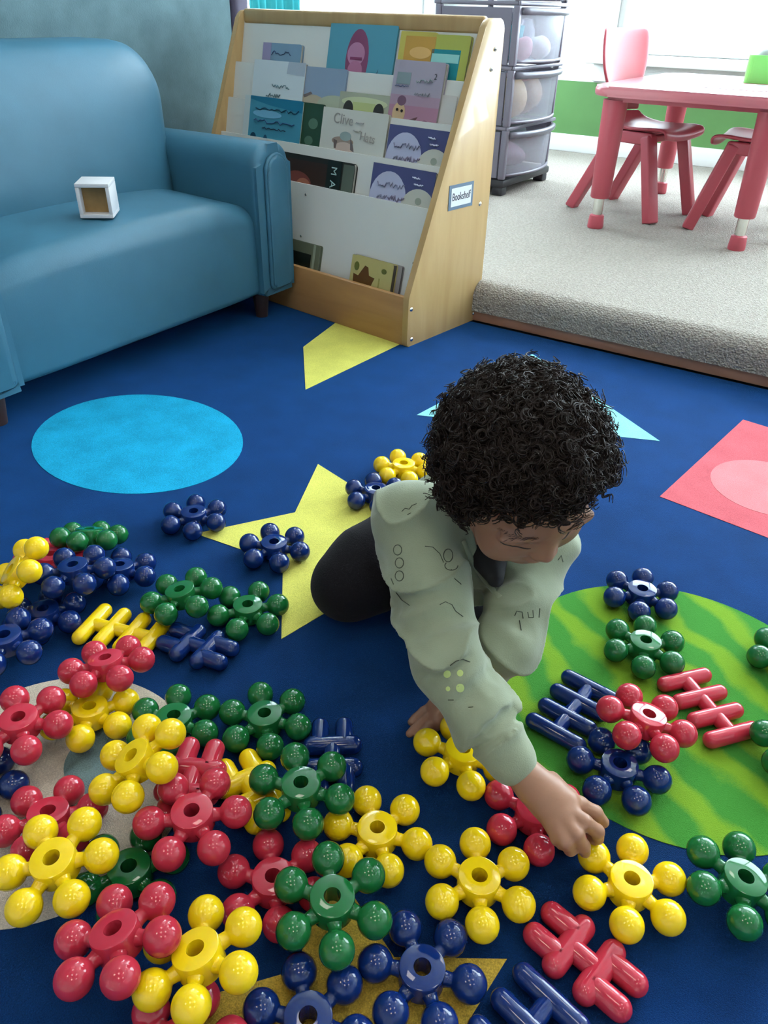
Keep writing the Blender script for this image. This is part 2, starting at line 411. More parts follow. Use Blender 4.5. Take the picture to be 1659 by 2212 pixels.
tip = fl(1095, 2072)[:2]; tc_ = fl(760, 2250)[:2]; dd = tip-tc_
patch('rug_star', star(tc_, float(np.linalg.norm(dd)), float(np.linalg.norm(dd))*.5, math.atan2(dd[1], dd[0])), M_tan, 'mustard star on the rug nearest the camera')

# ------------------------------------------------------------------ felt partition behind the sofa
t = thing('room_divider', 'grey-blue felt partition panel with dark edge standing behind the sofa', 'partition', rm(-1.985, 1.0), TH)
boxo('felt_panel', (-.022, .022, -1.4, 1.14, .06, 1.72), M_panel, t, bev=.012, seg=3)
bm = bmesh.new(); box(bm, -.034, .034, 1.14, 1.215, 0, 1.75, bev=.022, seg=4); from_bm('edge_post', bm, M_paneledge, t, angle=40)
boxo('edge_post', (-.034, .034, -1.465, -1.40, 0, 1.75), M_paneledge, t, bev=.02, seg=3)
boxo('top_trim', (-.034, .034, -1.40, 1.14, 1.72, 1.75), M_paneledge, t, bev=.008)
boxo('foot_trim', (-.03, .03, -1.40, 1.14, 0, .06), M_paneledge, t, bev=.006)

# turquoise cloth hanging on the left wall beside the added window
bm = bmesh.new(); n = 40
cv = []; cf = []
for i in range(n+1):
    y = -.15+.3*i/n; x = .018*math.sin(i*1.35)+.006*math.sin(i*3.1)
    for j in range(9): cv.append((x*(1.0-.35*j/8)+.03, y, 1.9-1.3*j/8))
for i in range(n):
    for j in range(8): cf.append((i*9+j, i*9+j+1, (i+1)*9+j+1, (i+1)*9+j))
t = thing('curtain', 'turquoise curtain hanging left of the added window behind the bookshelf', 'curtain', rm(A0+.10, 2.80), TH)
o = from_py('curtain_cloth', cv, cf, mat('turquoise_cloth', (0.05, 0.50, 0.55), rough=.8), t)
sm = o.modifiers.new('thick', 'SOLIDIFY'); sm.thickness = .003
tubeo('curtain_rod', [(.03, -.20, 1.91), (.03, .20, 1.91)], .009, M_trimw, t)

# ------------------------------------------------------------------ sofa
def loft(bm, secs):
    rings = [[bm.verts.new(p) for p in s] for s in secs]
    n = len(rings[0])
    for a, b in zip(rings[:-1], rings[1:]):
        for i in range(n): bm.faces.new((a[i], a[(i+1) % n], b[(i+1) % n], b[i]))
    bm.faces.new(rings[0]); bm.faces.new(list(reversed(rings[-1])))
    return bm
sofa = thing('sofa', "child's teal-blue vinyl sofa with rounded back and arms", 'sofa', rm(-1.65, 1.205), TH)
secs = []
for k in range(25):
    y = -.375+.75*k/24; s = 1-(abs(y)/.375)**6
    e = .012*(1-(y/.375)**2)
    zt = .304+.020*s+e
    prof = rpoly([(-.25, .075), (.232-.006*(1-s), .075), (.236-.01*(1-s), zt), (-.25, zt+.016)], [0, .02, .055, 0], 6)
    secs.append([(p[0], y, p[1]) for p in prof])
bm = bmesh.new(); loft(bm, secs); o = from_bm('seat', bm, M_vinyl, sofa, angle=50)
# back cushion: domed pillow of the outline (y,z)
outl = rpoly([(-.38, .27), (.38, .27), (.452, .668), (-.452, .668)], [.05, .05, .115, .115], 12)
def pillow(outl, cen, rings, shear):
    v = []; f = []; n = len(outl)
    for (x, s) in rings:
        for p in outl:
            y = cen[0]+(p[0]-cen[0])*s; z = cen[1]+(p[1]-cen[1])*s
            v.append((x-shear*(z-.27), y, z))
    for r in range(len(rings)-1):
        for i in range(n): f.append((r*n+i, r*n+(i+1) % n, (r+1)*n+(i+1) % n, (r+1)*n+i))
    f.append(tuple(range(n))[::-1]); f.append(tuple(range((len(rings)-1)*n, len(rings)*n)))
    return v, f
v, f = pillow(outl, (0, .48), [(-.245, .90), (-.235, .97), (-.20, 1.0), (-.10, 1.0), (-.066, .985), (-.046, .95), (-.032, .89), (-.022, .80), (-.014, .65), (-.009, .45), (-.007, .2)], .22)
o = from_py('backrest', v, f, M_vinyl, sofa)
for s in (-1, 1):
    y0, y1 = (.375, .505) if s > 0 else (-.505, -.375)
    pr = rpoly([(y0, .075), (y1, .075), (y1+.004*s, .455), (y0-.004*s, .455)], [.01, .01, .05, .05], 8)
    bm = bmesh.new(); prism(bm, pr, (-.25, .245), 'x', bev=.022, seg=4)
    arm = from_bm('arm', bm, M_vinyl, sofa, angle=50)
    yi, yo = min(y0, y1)+.03, max(y0, y1)-.022
    pr2 = rpoly([(yi, .095), (yo, .095), (yo, .428), (yi, .428)], [.01, .01, .038, .038], 8)
    bm = bmesh.new(); prism(bm, pr2, (.24, .258), 'x', bev=.009, seg=3)
    from_bm('arm_front_panel', bm, M_vinyl, arm, angle=60)
    tubeo('piping', [(.249, p[0], p[1]) for p in pr2], .0055, M_vinyl, arm, sides=8, closed=True)
for x in (.19, -.20):
    for y in (-.42, .42):
        bm = bmesh.new(); lathe(bm, [(0, 0), (.017, 0), (.026, .08), (0, .08)], 12, Matrix.Translation((x, y, 0))); from_bm('leg', bm, M_leg, sofa, angle=40)

# hollow wooden block on the seat
P = fl(217, 462, .345)
blk = thing('toy_block', 'small white hollow cube block with bare wood inside, on the sofa seat', 'block', (P[0], P[1], .3445), math.radians(-4))
M_blkw = mat('block_white', (0.80, 0.78, 0.80), rough=.4); M_blki = mat('block_wood', (0.36, 0.21, 0.07), rough=.5, var=.2, vscale=30)
h = .036; bm = bmesh.new()
box(bm, -h, h, -h, h, 0, .008, .001); box(bm, -h, h, -h, h, 2*h-.008, 2*h, .001)
box(bm, -h, -h+.008, -h, h, .008, 2*h-.008, .001); box(bm, h-.008, h, -h, h, .008, 2*h-.008, .001)
from_bm('shell', bm, M_blkw, blk, angle=40)
boxo('wood_core', (-h+.008, h-.008, -h+.022, h, .008, 2*h-.008), M_blki, blk)
blk.rotation_euler = (math.radians(2), 0, math.radians(6))

# ------------------------------------------------------------------ book display
SY = math.radians(-40.2); SR = np.array([math.cos(SY), math.sin(SY), 0]); SD = np.array([-SR[1], SR[0], 0])
SW, SH, SDP, KZ = .90, .734, .326, .129
SO = np.array([.049, 1.935, 0])-SR*SW/2
shelf = thing('bookshelf', 'sloped wooden book display with white tiers and rounded side panels', 'bookshelf', SO, SY)
TT = [.327, .420, .5115, .6035, .712]; SL = .22
def EY(z): return .022+.42*(z-KZ)
def yb(k, z): return EY(TT[k])+SL*(z-TT[k])
side = rpoly([(0, 0), (0, KZ), (.254, SH), (SDP, SH), (SDP, 0)], [.006, .03, .03, .02, .004], 6)
for s in (-1, 1):
    x0, x1 = (SW/2-.018, SW/2) if s > 0 else (-SW/2, -SW/2+.018)
    bm = bmesh.new(); prism(bm, side, (x0, x1), 'x', bev=.003, seg=2); sp = from_bm('side_panel', bm, M_wood, shelf, angle=40)
    xo = SW/2 if s > 0 else -SW/2
    for (yy, zz) in ((.012, .10), (.018, .018), (.285, .63), (.295, .672), (.30, .02), (.285, .32)):
        bm = bmesh.new(); lathe(bm, [(0, .0035), (.003, .0032), (.0055, .0015), (.006, 0)], 14, Matrix.Translation((xo, yy, zz)) @ Matrix.Rotation(s*math.pi/2, 4, 'Y'))
        from_bm('screw', bm, M_chrome, sp, angle=60)
xi = SW/2-.018
boxo('kick_board', (-xi, xi, .002, .018, .0, KZ), M_woodk, shelf, bev=.003)
bm = bmesh.new(); box(bm, -xi, xi, .262, .282, .700, SH+.004, bev=.007, seg=3); from_bm('top_rail', bm, M_wood, shelf, angle=40)
boxo('back_board', (-xi, xi, SDP-.008, SDP-.002, .02, SH-.01), M_whiteb, shelf)
for k in range(5):
    zt = TT[k]; z0 = .022 if k == 0 else TT[k-1]-.07
    bm = bmesh.new(); q = [(yb(k, z0), z0), (yb(k, zt), zt), (yb(k, zt)+.006, zt), (yb(k, z0)+.006, z0)]
    prism(bm, q, (-xi, xi), 'x'); from_bm('tier_board', bm, M_whiteb, shelf, smooth=False)
    if k > 0: boxo('ledge', (-xi, xi, yb(k-1, z0)+.006, yb(k, z0), z0-.0, z0+.005), M_whiteb, shelf)
boxo('ledge', (-xi, xi, .018, yb(0, .02), .012, .020), M_whiteb, shelf)
for (x, z) in ((.40, .195), (-.02, .30), (-.02, .19)):
    bm = bmesh.new(); lathe(bm, [(0, .002), (.003, .0015), (.004, 0)], 10, Matrix.Translation((x, yb(0, z), z)) @ Matrix.Rotation(math.pi/2, 4, 'X')); from_bm('screw', bm, M_chrome, shelf)

def text_mesh(txt, size, mt, parent, loc, rot, name='lettering', extrude=.0002, sx=1.0):
    cu = bpy.data.curves.new(name, 'FONT'); cu.body = txt; cu.size = size; cu.extrude = extrude; cu.align_x = 'CENTER'; cu.align_y = 'CENTER'
    tmp = bpy.data.objects.new('tmp_text', cu); COL.objects.link(tmp)
    dg = bpy.context.evaluated_depsgraph_get(); me = bpy.data.meshes.new_from_object(tmp.evaluated_get(dg))
    bpy.data.objects.remove(tmp); bpy.data.curves.remove(cu)
    o = new_obj(name, me, mt, parent, smooth=False); o.location = loc; o.rotation_euler = rot; o.scale = (sx, 1, 1); return o
# name card on the near side panel
card = thing('name_card', 'small white card lettered Bookshelf on slate backing, stuck on the bookshelf side', 'sign', tuple(SO+SR*(SW/2+.0005)+SD*.195+np.array([0, 0, .352])), SY+math.pi/2)
boxo('backing', (-.052, .052, -.0008, 0, -.030, .030), M_slate, card); boxo('card', (-.043, .043, -.0014, -.0008, -.022, .022), M_paper, card)
text_mesh('Bookshelf', .0265, M_ink, card, (0, -.0016, 0), (math.pi/2, 0, 0), sx=.74)

# books
def shelf_hit(u, v, k, off=0.0):
    """place on the face of tier board k (local x, y, z)"""
    d = ray(u, v); n = SD-SL*np.array([0, 0, 1]); cst = EY(TT[k])-SL*TT[k]-off
    tt = (cst-((_C-SO)@SD-SL*CAMH))/(d@n); p = _C+d*tt-SO
    return p@SR, p@SD, p[2]
def cmat(c, rough=.35):
    nm = 'print_%02x%02x%02x' % tuple(int(max(0, min(1, x))*255) for x in c)
    return mat(nm, s2l(*[x*255 for x in c]), rough=rough)
def art(parent, kind, pr, c, th, hgt, wid, z):
    """flat printed shape on a cover: coordinates 0..1 across, 0..1 up"""
    X = lambda a: (a-.5)*wid; Z = lambda a: a*hgt
    bm = bmesh.new()
    if kind == 'rect': pts = [(X(pr[0]), Z(pr[1])), (X(pr[2]), Z(pr[1])), (X(pr[2]), Z(pr[3])), (X(pr[0]), Z(pr[3]))]
    elif kind == 'oval': pts = [(X(pr[0])+pr[2]*wid*math.cos(a), Z(pr[1])+pr[3]*hgt*math.sin(a)) for a in np.linspace(0, 2*math.pi, 28, endpoint=False)]
    else: pts = [(X(p[0]), Z(p[1])) for p in pr]
    pts = [(min(max(p[0], -wid/2), wid/2), min(max(p[1], 0), hgt)) for p in pts]
    pts = [p for i, p in enumerate(pts) if (abs(p[0]-pts[i-1][0])+abs(p[1]-pts[i-1][1])) > 1e-5]
    if len(pts) < 3: return
    prism(bm, pts, (-th-z, -th-z+.0004), 'y'); return from_bm('cover_print', bm, cmat(c), parent, smooth=False)
def squig(parent, x0, x1, z, amp, c, th, hgt, wid, n=18, r=.0011):
    random.seed(int(x0*1000+z*7777))
    path = [((x0+(x1-x0)*i/n-.5)*wid, -th-.0008, (z+amp*random.uniform(-1, 1))*hgt) for i in range(n+1)]
    return tubeo('cover_lettering', path, r, cmat(c), parent, sides=5)
BOOKS = []
def book(k, tl, tr, th, label, cover, arts=(), squigs=(), texts=(), zb=None, pages=(.85, .83, .78), rnd=.006, off=0.0, spiral=False):
    xa, _, za = shelf_hit(tl[0], tl[1], k, th+off); xb, _, zb_ = shelf_hit(tr[0], tr[1], k, th+off)
    wid = abs(xb-xa); cx = (xa+xb)/2; ztop = (za+zb_)/2
    z0 = (.021 if k == 0 else TT[k-1]-.0645) if zb is None else zb
    tilt = math.atan(SL); hgt = (ztop-z0)/math.cos(tilt)
    y0 = yb(k, z0)-.0006-off/math.cos(tilt)
    loc = SO+SR*cx+SD*y0+np.array([0, 0, z0+.0015])
    t = thing('book', label, 'book', loc, SY, 'books on the display'); t.rotation_euler = (-tilt, 0, SY)
    ol = rpoly([(-wid/2, 0), (wid/2, 0), (wid/2, hgt), (-wid/2, hgt)], [rnd*.3, rnd, rnd, rnd*.3], 4)
    ct = min(.0016, th*.25)
    bm = bmesh.new(); prism(bm, ol, (-th, -th+ct), 'y'); fc = from_bm('front_cover', bm, cmat(cover), t, smooth=False)
    bm = bmesh.new(); prism(bm, ol, (-ct, 0), 'y'); from_bm('back_cover', bm, cmat(cover), t, smooth=False)
    boxo('spine', (-wid/2, -wid/2+ct, -th+ct, -ct, rnd*.3, hgt-rnd*.3), cmat(cover), t)
    npg = max(1, int(th/.0045))
    gap = (th-2*ct)/npg
    for i in range(npg):
        boxo('page', (-wid/2+ct, wid/2-.0025, -th+ct+gap*i+.0002, -th+ct+gap*(i+1)-.0004, .002, hgt-.0025), cmat(pages if i % 2 == 0 else tuple(p*.8 for p in pages)), t)
    z = .0003
    for (kind, pr, c) in arts: art(fc, kind, pr, c, th, hgt, wid, z); z += .0003
    for s in squigs: squig(fc, *s[:4], s[4], th+z, hgt, wid, r=s[5] if len(s) > 5 else .0011)
    for (tx, sz, c, px, pz, ry) in texts:
        text_mesh(tx, sz, cmat(c), fc, ((px-.5)*wid, -th-z-.0004, pz*hgt), (math.pi/2, ry, 0), 'cover_lettering')
    BOOKS.append((label, round(wid, 3), round(hgt, 3))); return t
dk = (.12, .17, .28)
# top row
book(4, (570, 92), (652, 103), .012, 'small grey-blue board book at the left end of the top row', (.50, .62, .72), [('rect', (0, 0, .22, 1), (.62, .58, .72))], [(.25, .75, .78, .05, (.16, .28, .46)), (.22, .85, .55, .03, (.10, .17, .36))])
book(4, (716, 52), (862, 59), .006, 'landscape teal book with a pink oval, middle of the top row', (.36, .63, .71), [('oval', (.46, .52, .17, .42), (.55, .28, .42)), ('oval', (.44, .60, .13, .16), (.76, .52, .65)), ('oval', (.45, .38, .11, .13), (.74, .47, .60)), ('rect', (.36, .52, .54, .56), (.55, .25, .40)), ('poly', [(.62, .22), (.74, .26), (.80, .42), (.78, .24), (.66, .16)], (.24, .38, .48)), ('poly', [(.18, .22), (.30, .30), (.34, .24), (.24, .19)], (.28, .36, .50))], rnd=.004)
book(4, (868, 68), (945, 75), .007, 'orange and yellow book in the top row, behind the lime book', (.80, .74, .36), [('rect', (.16, .1, 1, .94), (.82, .63, .30)), ('oval', (.62, .72, .3, .08), (.92, .74, .46))], off=.003)
book(4, (936, 76), (1019, 83), .010, 'lime book with a teal square at the right end of the top row', (.72, .74, .36), [('rect', (.04, .02, .80, .80), (.16, .56, .60)), ('rect', (.06, .62, .78, .74), (.62, .86, .84)), ('oval', (.42, .48, .14, .07), (.45, .78, .82))])
# second row
book(3, (551, 128), (661, 143), .012, 'white book with faint grey title at the left end of the second row', (.86, .90, .92), [('poly', [(.68, 1), (1, 1), (1, .80), (.66, .82)], (.70, .74, .79))], [(.40, .74, .62, .03, (.46, .58, .62), .0014), (.30, .58, .47, .03, (.42, .54, .58), .0014), (.40, .52, .32, .02, (.20, .36, .45), .0014)])
book(3, (661, 145), (751, 153), .006, 'picture book with hazy blue sky and sandy hills, second row', (.58, .65, .74), [('oval', (.25, .34, .42, .24), (.76, .70, .60)), ('oval', (.80, .44, .42, .16), (.72, .74, .64)), ('poly', [(.02, .56), (.2, .62), (.24, .59), (.05, .52)], (.45, .40, .38)), ('rect', (0, 0, 1, .22), (.68, .66, .56))])
book(3, (736, 198), (846, 212), .007, 'pale green book showing two dark wheels, low in the second row', (.68, .69, .60), [('oval', (.5, .80, .45, .12), (.80, .82, .66)), ('rect', (.28, .4, .72, .80), (.74, .77, .52)), ('oval', (.2, .62, .10, .20), (.22, .20, .18)), ('oval', (.80, .62, .10, .20), (.22, .20, .18)), ('rect', (.3, .58, .7, .62), (.52, .55, .36))], off=.0065)
book(3, (856, 130), (964, 143), .014, 'tall pink book with a small cartoon animal, right of the second row', (.70, .66, .72), [('rect', (0, 0, 1, .52), (.72, .52, .60)), ('rect', (0, .48, 1, .60), (.71, .59, .66)), ('rect', (.08, .72, .36, .86), (.56, .62, .63)), ('oval', (.22, .38, .13, .13), (.86, .72, .55)), ('oval', (.25, .53, .09, .06), (.48, .34, .42)), ('poly', [(.4, .3), (.62, .36), (.52, .22), (.42, .24)], (.46, .30, .32)), ('oval', (.35, .12, .22, .14), (.88, .76, .74)), ('oval', (.78, .18, .12, .15), (.58, .36, .46)), ('oval', (.78, .16, .08, .11), (.76, .54, .62)), ('oval', (.19, .42, .025, .018), (.15, .10, .10)), ('oval', (.29, .41, .025, .018), (.15, .10, .10))], [(.08, .36, .70, .01, (.40, .46, .60)), (.50, .82, .78, .03, (.55, .60, .60), .0014), (.50, .80, .62, .02, (.58, .58, .62), .0012)], texts=[('2', .018, (.18, .22, .26), .86, .83, 0)])
book(3, (950, 205), (988, 212), .005, 'thin white book edge beside the tall pink book', (.86, .84, .82))
# third row
book(2, (531, 208), (656, 223), .013, 'teal-blue board book with white spine at the left of the third row', (.28, .58, .68), [('rect', (0, 0, .10, 1), (.84, .88, .88)), ('poly', [(.1, 1), (1, 1), (1, .82), (.45, .88), (.1, .95)], (.12, .47, .60)), ('oval', (.55, .10, .42, .18), (.66, .80, .86)), ('oval', (.20, .36, .05, .07), (.10, .28, .38)), ('oval', (.42, .30, .04, .12), (.14, .34, .46)), ('oval', (.42, .74, .25, .06), (.48, .72, .84))], [(.22, .95, .82, .03, (.05, .30, .42), .0018), (.20, .90, .62, .03, (.20, .36, .56), .0016), (.36, .76, .52, .015, (.10, .24, .36), .0014)])
book(2, (652, 222), (702, 229), .006, 'narrow dark green leafy book between the teal and cream books', (.16, .29, .20), [('oval', (.60, .70, .20, .08), (.36, .48, .40)), ('oval', (.48, .44, .18, .07), (.34, .46, .38)), ('oval', (.35, .22, .14, .05), (.40, .50, .42))], off=.001)
book(2, (700, 234), (841, 250), .011, 'cream book titled Clive and Hats with a hatted figure', (.84, .83, .79), [('oval', (.36, .52, .17, .07), (.64, .56, .50)), ('oval', (.40, .60, .09, .07), (.62, .68, .66)), ('oval', (.40, .42, .15, .09), (.82, .72, .66)), ('poly', [(.22, .54), (.28, .52), (.27, .40), (.24, .40)], (.46, .40, .38)), ('poly', [(.48, .59), (.53, .49), (.56, .38), (.50, .41)], (.48, .44, .44))], [(.54, .66, .82, .012, (.70, .68, .66)), (.52, .64, .70, .012, (.72, .70, .68))], texts=[('Clive', .036, (.62, .60, .58), .34, .84, .04), ('Hats', .030, (.66, .63, .60), .74, .62, .08)])
MOON = [('rect', (0, 0, 1, 1), (.32, .32, .50)), ('oval', (.30, .44, .30, .46), (.76, .76, .86)), ('oval', (.80, .36, .27, .34), (.80, .79, .74)), ('oval', (.80, .50, .05, .06), (.62, .64, .58)), ('rect', (0, 0, .7, .40), (.76, .74, .82))]
MSQ = [(.12, .56, .68, .06, (.52, .52, .64), .0016), (.14, .30, .46, .04, (.58, .58, .70), .0014), (.32, .58, .46, .07, (.50, .46, .58), .0018), (.66, .78, .86, .015, (.86, .86, .94), .0014), (.70, .84, .76, .015, (.86, .86, .94), .0014)]
book(2, (843, 272), (977, 288), .010, 'purple night book with a pale moon and hill, right end of the third row', (.32, .32, .50), MOON, MSQ)
# fourth row
book(1, (585, 331), (769, 352), .012, 'dark book with white capitals down its cover, fourth row beside the sofa arm', (.16, .17, .15), [('rect', (0, 0, .70, .9), (.24, .17, .14)), ('oval', (.36, .40, .18, .28), (.52, .28, .24)), ('oval', (.44, .44, .08, .12), (.72, .46, .36)), ('rect', (.70, 0, .86, 1), (.10, .15, .14)), ('rect', (.88, 0, 1, .96), (.38, .42, .37))], texts=[('M', .030, (.72, .82, .80), .78, .80, math.pi/2), ('A', .030, (.72, .82, .80), .78, .55, math.pi/2), ('M', .030, (.72, .82, .80), .78, .30, math.pi/2)], rnd=.012)
book(1, (808, 352), (943, 379), .012, 'second purple night book with moon, right end of the fourth row', (.31, .30, .47), MOON, MSQ, rnd=.012)
# bottom row
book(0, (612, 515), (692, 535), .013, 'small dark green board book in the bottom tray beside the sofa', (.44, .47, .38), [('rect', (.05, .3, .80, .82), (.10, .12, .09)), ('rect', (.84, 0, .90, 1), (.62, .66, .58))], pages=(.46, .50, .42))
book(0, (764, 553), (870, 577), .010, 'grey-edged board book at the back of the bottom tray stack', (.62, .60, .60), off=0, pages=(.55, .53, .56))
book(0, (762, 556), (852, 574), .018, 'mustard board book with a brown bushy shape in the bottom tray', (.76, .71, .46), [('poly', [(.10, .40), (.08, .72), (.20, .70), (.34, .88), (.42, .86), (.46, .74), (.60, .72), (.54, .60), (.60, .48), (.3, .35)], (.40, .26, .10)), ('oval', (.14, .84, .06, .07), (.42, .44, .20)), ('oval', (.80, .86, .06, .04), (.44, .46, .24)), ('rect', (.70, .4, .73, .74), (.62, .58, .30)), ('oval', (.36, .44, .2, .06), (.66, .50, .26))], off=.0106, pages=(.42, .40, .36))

# ------------------------------------------------------------------ drawer tower on the platform
tw = thing('drawer_tower', 'grey plastic drawer tower with cloudy clear drawers behind the bookshelf', 'drawers', rm(-1.585, 3.295, PH), TH)
TX, TY = .182, .238            # half depth (x, front is +x), half width (y)
boxo('base', (-TX, TX, -TY, TY, .03, .062), M_black, tw, bev=.01)
for x in (-TX+.03, TX-.03):
    for y in (-TY+.03, TY-.03): boxo('foot', (x-.024, x+.024, y-.024, y+.024, 0, .032), M_black, tw, bev=.006)
LV = [.062, .254, .460, .666, .872]
fills = [('pink_cloth', (.45, .30, .42)), ('sand_toys', (.55, .44, .28)), ('mixed', (.3, .6, .65)), ('top', (.5, .5, .55))]
for k in range(4):
    z0, z1 = LV[k], LV[k+1]
    for x in (-TX+.018, TX-.018):
        for y in (-TY+.018, TY-.018):
            bm = bmesh.new(); box(bm, x-.012, x+.014, y-.018, y-.004 if y > 0 else y+.006, z0, z1-.012, bev=.005, seg=3); from_bm('post', bm, M_tower, tw, angle=40)
    bm = bmesh.new(); box(bm, -TX, -TX+.03, -TY, TY, z1-.013, z1, .004); box(bm, TX-.012, TX, -TY, TY, z1-.013, z1, .004); box(bm, -TX+.03, TX-.012, -TY, -TY+.02, z1-.013, z1, .004); box(bm, -TX+.03, TX-.012, TY-.02, TY, z1-.013, z1, .004)
    from_bm('tier_frame', bm, M_tower, tw, angle=40)
    for s in (-1, 1): boxo('side_rail', (-TX+.036, TX-.036, s*(TY-.006)-.004, s*(TY-.006)+.004, z0+.005, z1-.02), M_tower, tw)
    # drawer: a bowed clear front and a tray, with a darker handle lip along its upper edge
    nseg = 14; hw = TY-.020; fr = []
    for i in range(nseg+1):
        y = -hw+2*hw*i/nseg; fr.append((TX-.010+.045*(1-(y/hw)**2), y))
    ol = [(-TX+.02, -hw)]+fr+[(-TX+.02, hw)]
    dv_ = []; df = []; n_ = len(ol)
    for (zz, ins) in ((z0+.010, .006), (z1-.035, 0.0)):
        for p in ol: dv_.append((p[0]-ins, p[1]*(1-ins*.8), zz))
    for i in range(n_): df.append((i, (i+1) % n_, n_+(i+1) % n_, n_+i))
    df.append(tuple(range(n_)))
    dr = from_py('drawer', dv_, df, M_clear, tw, smooth=False)
    so = dr.modifiers.new('thick', 'SOLIDIFY'); so.thickness = .0025
    lip = [(p[0]+.008, p[1], z1-.030) for p in fr]
    tubeo('drawer_lip', lip, [.012]*len(lip), glassy('lip_grey%d' % k, (.5, .5, .55), .75, .3, (.20, .19, .23)), dr, sides=8)
    tubeo('drawer_foot', [(p[0]-.001, p[1], z0+.014) for p in fr], [.006]*len(fr), M_tower, dr, sides=6)
def blob(name, label, cat, loc, r, c, sc=(1, 1, 1), rough=.6, seed=0):
    bm = bmesh.new(); bmesh.ops.create_icosphere(bm, subdivisions=3, radius=r)
    for v in bm.verts:
        d = noise.noise(v.co*(1.6/r)*.6+Vector((seed*3.1, 0, 0)))*.22
        v.co = Vector((v.co.x*sc[0], v.co.y*sc[1], v.co.z*sc[2]))*(1+d)
    zmin = min(v.co.z for v in bm.verts)
    for v in bm.verts: v.co.z -= zmin
    o = from_bm(name, bm, cmat(c, rough)); o.location = loc; o.rotation_euler = (0, 0, TH+seed); tag(o, label, cat); return o
def twp(x, y, z): return rm(-1.585+x, 3.295+y, PH+z+.0135)
blob('folded_cloth', 'mauve cloth bundle in the lowest tower drawer', 'cloth', twp(.03, -.02, LV[0]), .10, (.55, .38, .50), (1.0, 1.5, .55), seed=1)
blob('folded_cloth', 'grey cloth bundle on top in the lowest tower drawer', 'cloth', twp(.02, .03, LV[0]+.10), .07, (.42, .45, .46), (1.1, 1.6, .5), seed=2)
blob('soft_toy', 'sandy soft toy at the near side of the second tower drawer', 'toy', twp(.09, -.075, LV[1]), .075, (.83, .70, .48), (.9, .95, 1.0), seed=3)
blob('soft_toy', 'brown soft toy at the far side of the second tower drawer', 'toy', twp(.08, .09, LV[1]), .08, (.62, .48, .34), (.9, 1.0, .95), seed=4)
blob('folded_cloth', 'pinkish cloth lying over the soft toys in the second drawer', 'cloth', twp(.02, 0, LV[1]+.120), .06, (.70, .52, .52), (1.1, 2.0, .3), seed=5)
blob('toy_ball', 'pink ball in the third tower drawer', 'ball', twp(.135, -.085, LV[2]), .040, (.85, .62, .68), seed=6)
blob('toy_egg', 'white egg-shaped toy in the third tower drawer', 'toy', twp(.140, .055, LV[2]), .046, (.90, .90, .92), (1, 1.35, .9), seed=7)
bm = bmesh.new(); lathe(bm, [(0, 0), (.036, 0), (.040, .01), (.052, .115), (.049, .115), (.037, .012), (0, .010)], 28)
o = from_bm('toy_cup', bm, cmat((.30, .78, .84)), angle=40); o.location = twp(.05, -.02, LV[2]); tag(o, 'turquoise cup standing in the third tower drawer', 'cup')
bm = bmesh.new(); lathe(bm, [(0, 0), (.03, 0), (.034, .006), (.034, .10), (.02, .125), (.02, .135), (0, .137)], 24)
o = from_bm('toy_bottle', bm, cmat((.66, .68, .74)), angle=40); o.location = twp(.055, .115, LV[2]); tag(o, 'grey bottle standing in the third tower drawer', 'bottle')

# ------------------------------------------------------------------ red table
TZ = .555
tb = thing('activity_table', 'red plastic toddler table with metal-sleeved adjustable legs', 'table', rm(-.67, 3.18, PH), TH)
ol = rpoly([(-.31, -.455), (.31, -.455), (.31, .455), (-.31, .455)], .06, 8)
bm = bmesh.new(); prism(bm, ol, (TZ-PH-.030, TZ-PH), 'z', bev=.012, seg=4); from_bm('table_top', bm, M_tabletop, tb, angle=35)
ol2 = rpoly([(-.27, -.415), (.27, -.415), (.27, .415), (-.27, .415)], .04, 6)
bm = bmesh.new(); prism(bm, ol2, (TZ-PH-.045, TZ-PH-.029), 'z'); from_bm('apron', bm, M_red, tb, angle=35)
for x in (-.24, .24):
    for y in (-.39, .39):
        bm = bmesh.new(); lathe(bm, [(0, .10), (.030, .10), (.033, .105), (.040, TZ-PH-.04), (0, TZ-PH-.04)], 20, Matrix.Translation((x, y, 0)))
        lg = from_bm('leg', bm, M_red, tb, angle=40)
        bm = bmesh.new(); lathe(bm, [(0, .035), (.0175, .035), (.0175, .105), (0, .105)], 18, Matrix.Translation((x, y, 0))); from_bm('metal_sleeve', bm, M_chrome, lg, angle=40)
        bm = bmesh.new(); lathe(bm, [(0, 0), (.026, 0), (.028, .005), (.025, .042), (.019, .046), (0, .046)], 18, Matrix.Translation((x, y, 0))); from_bm('foot_cap', bm, M_red, lg, angle=40)

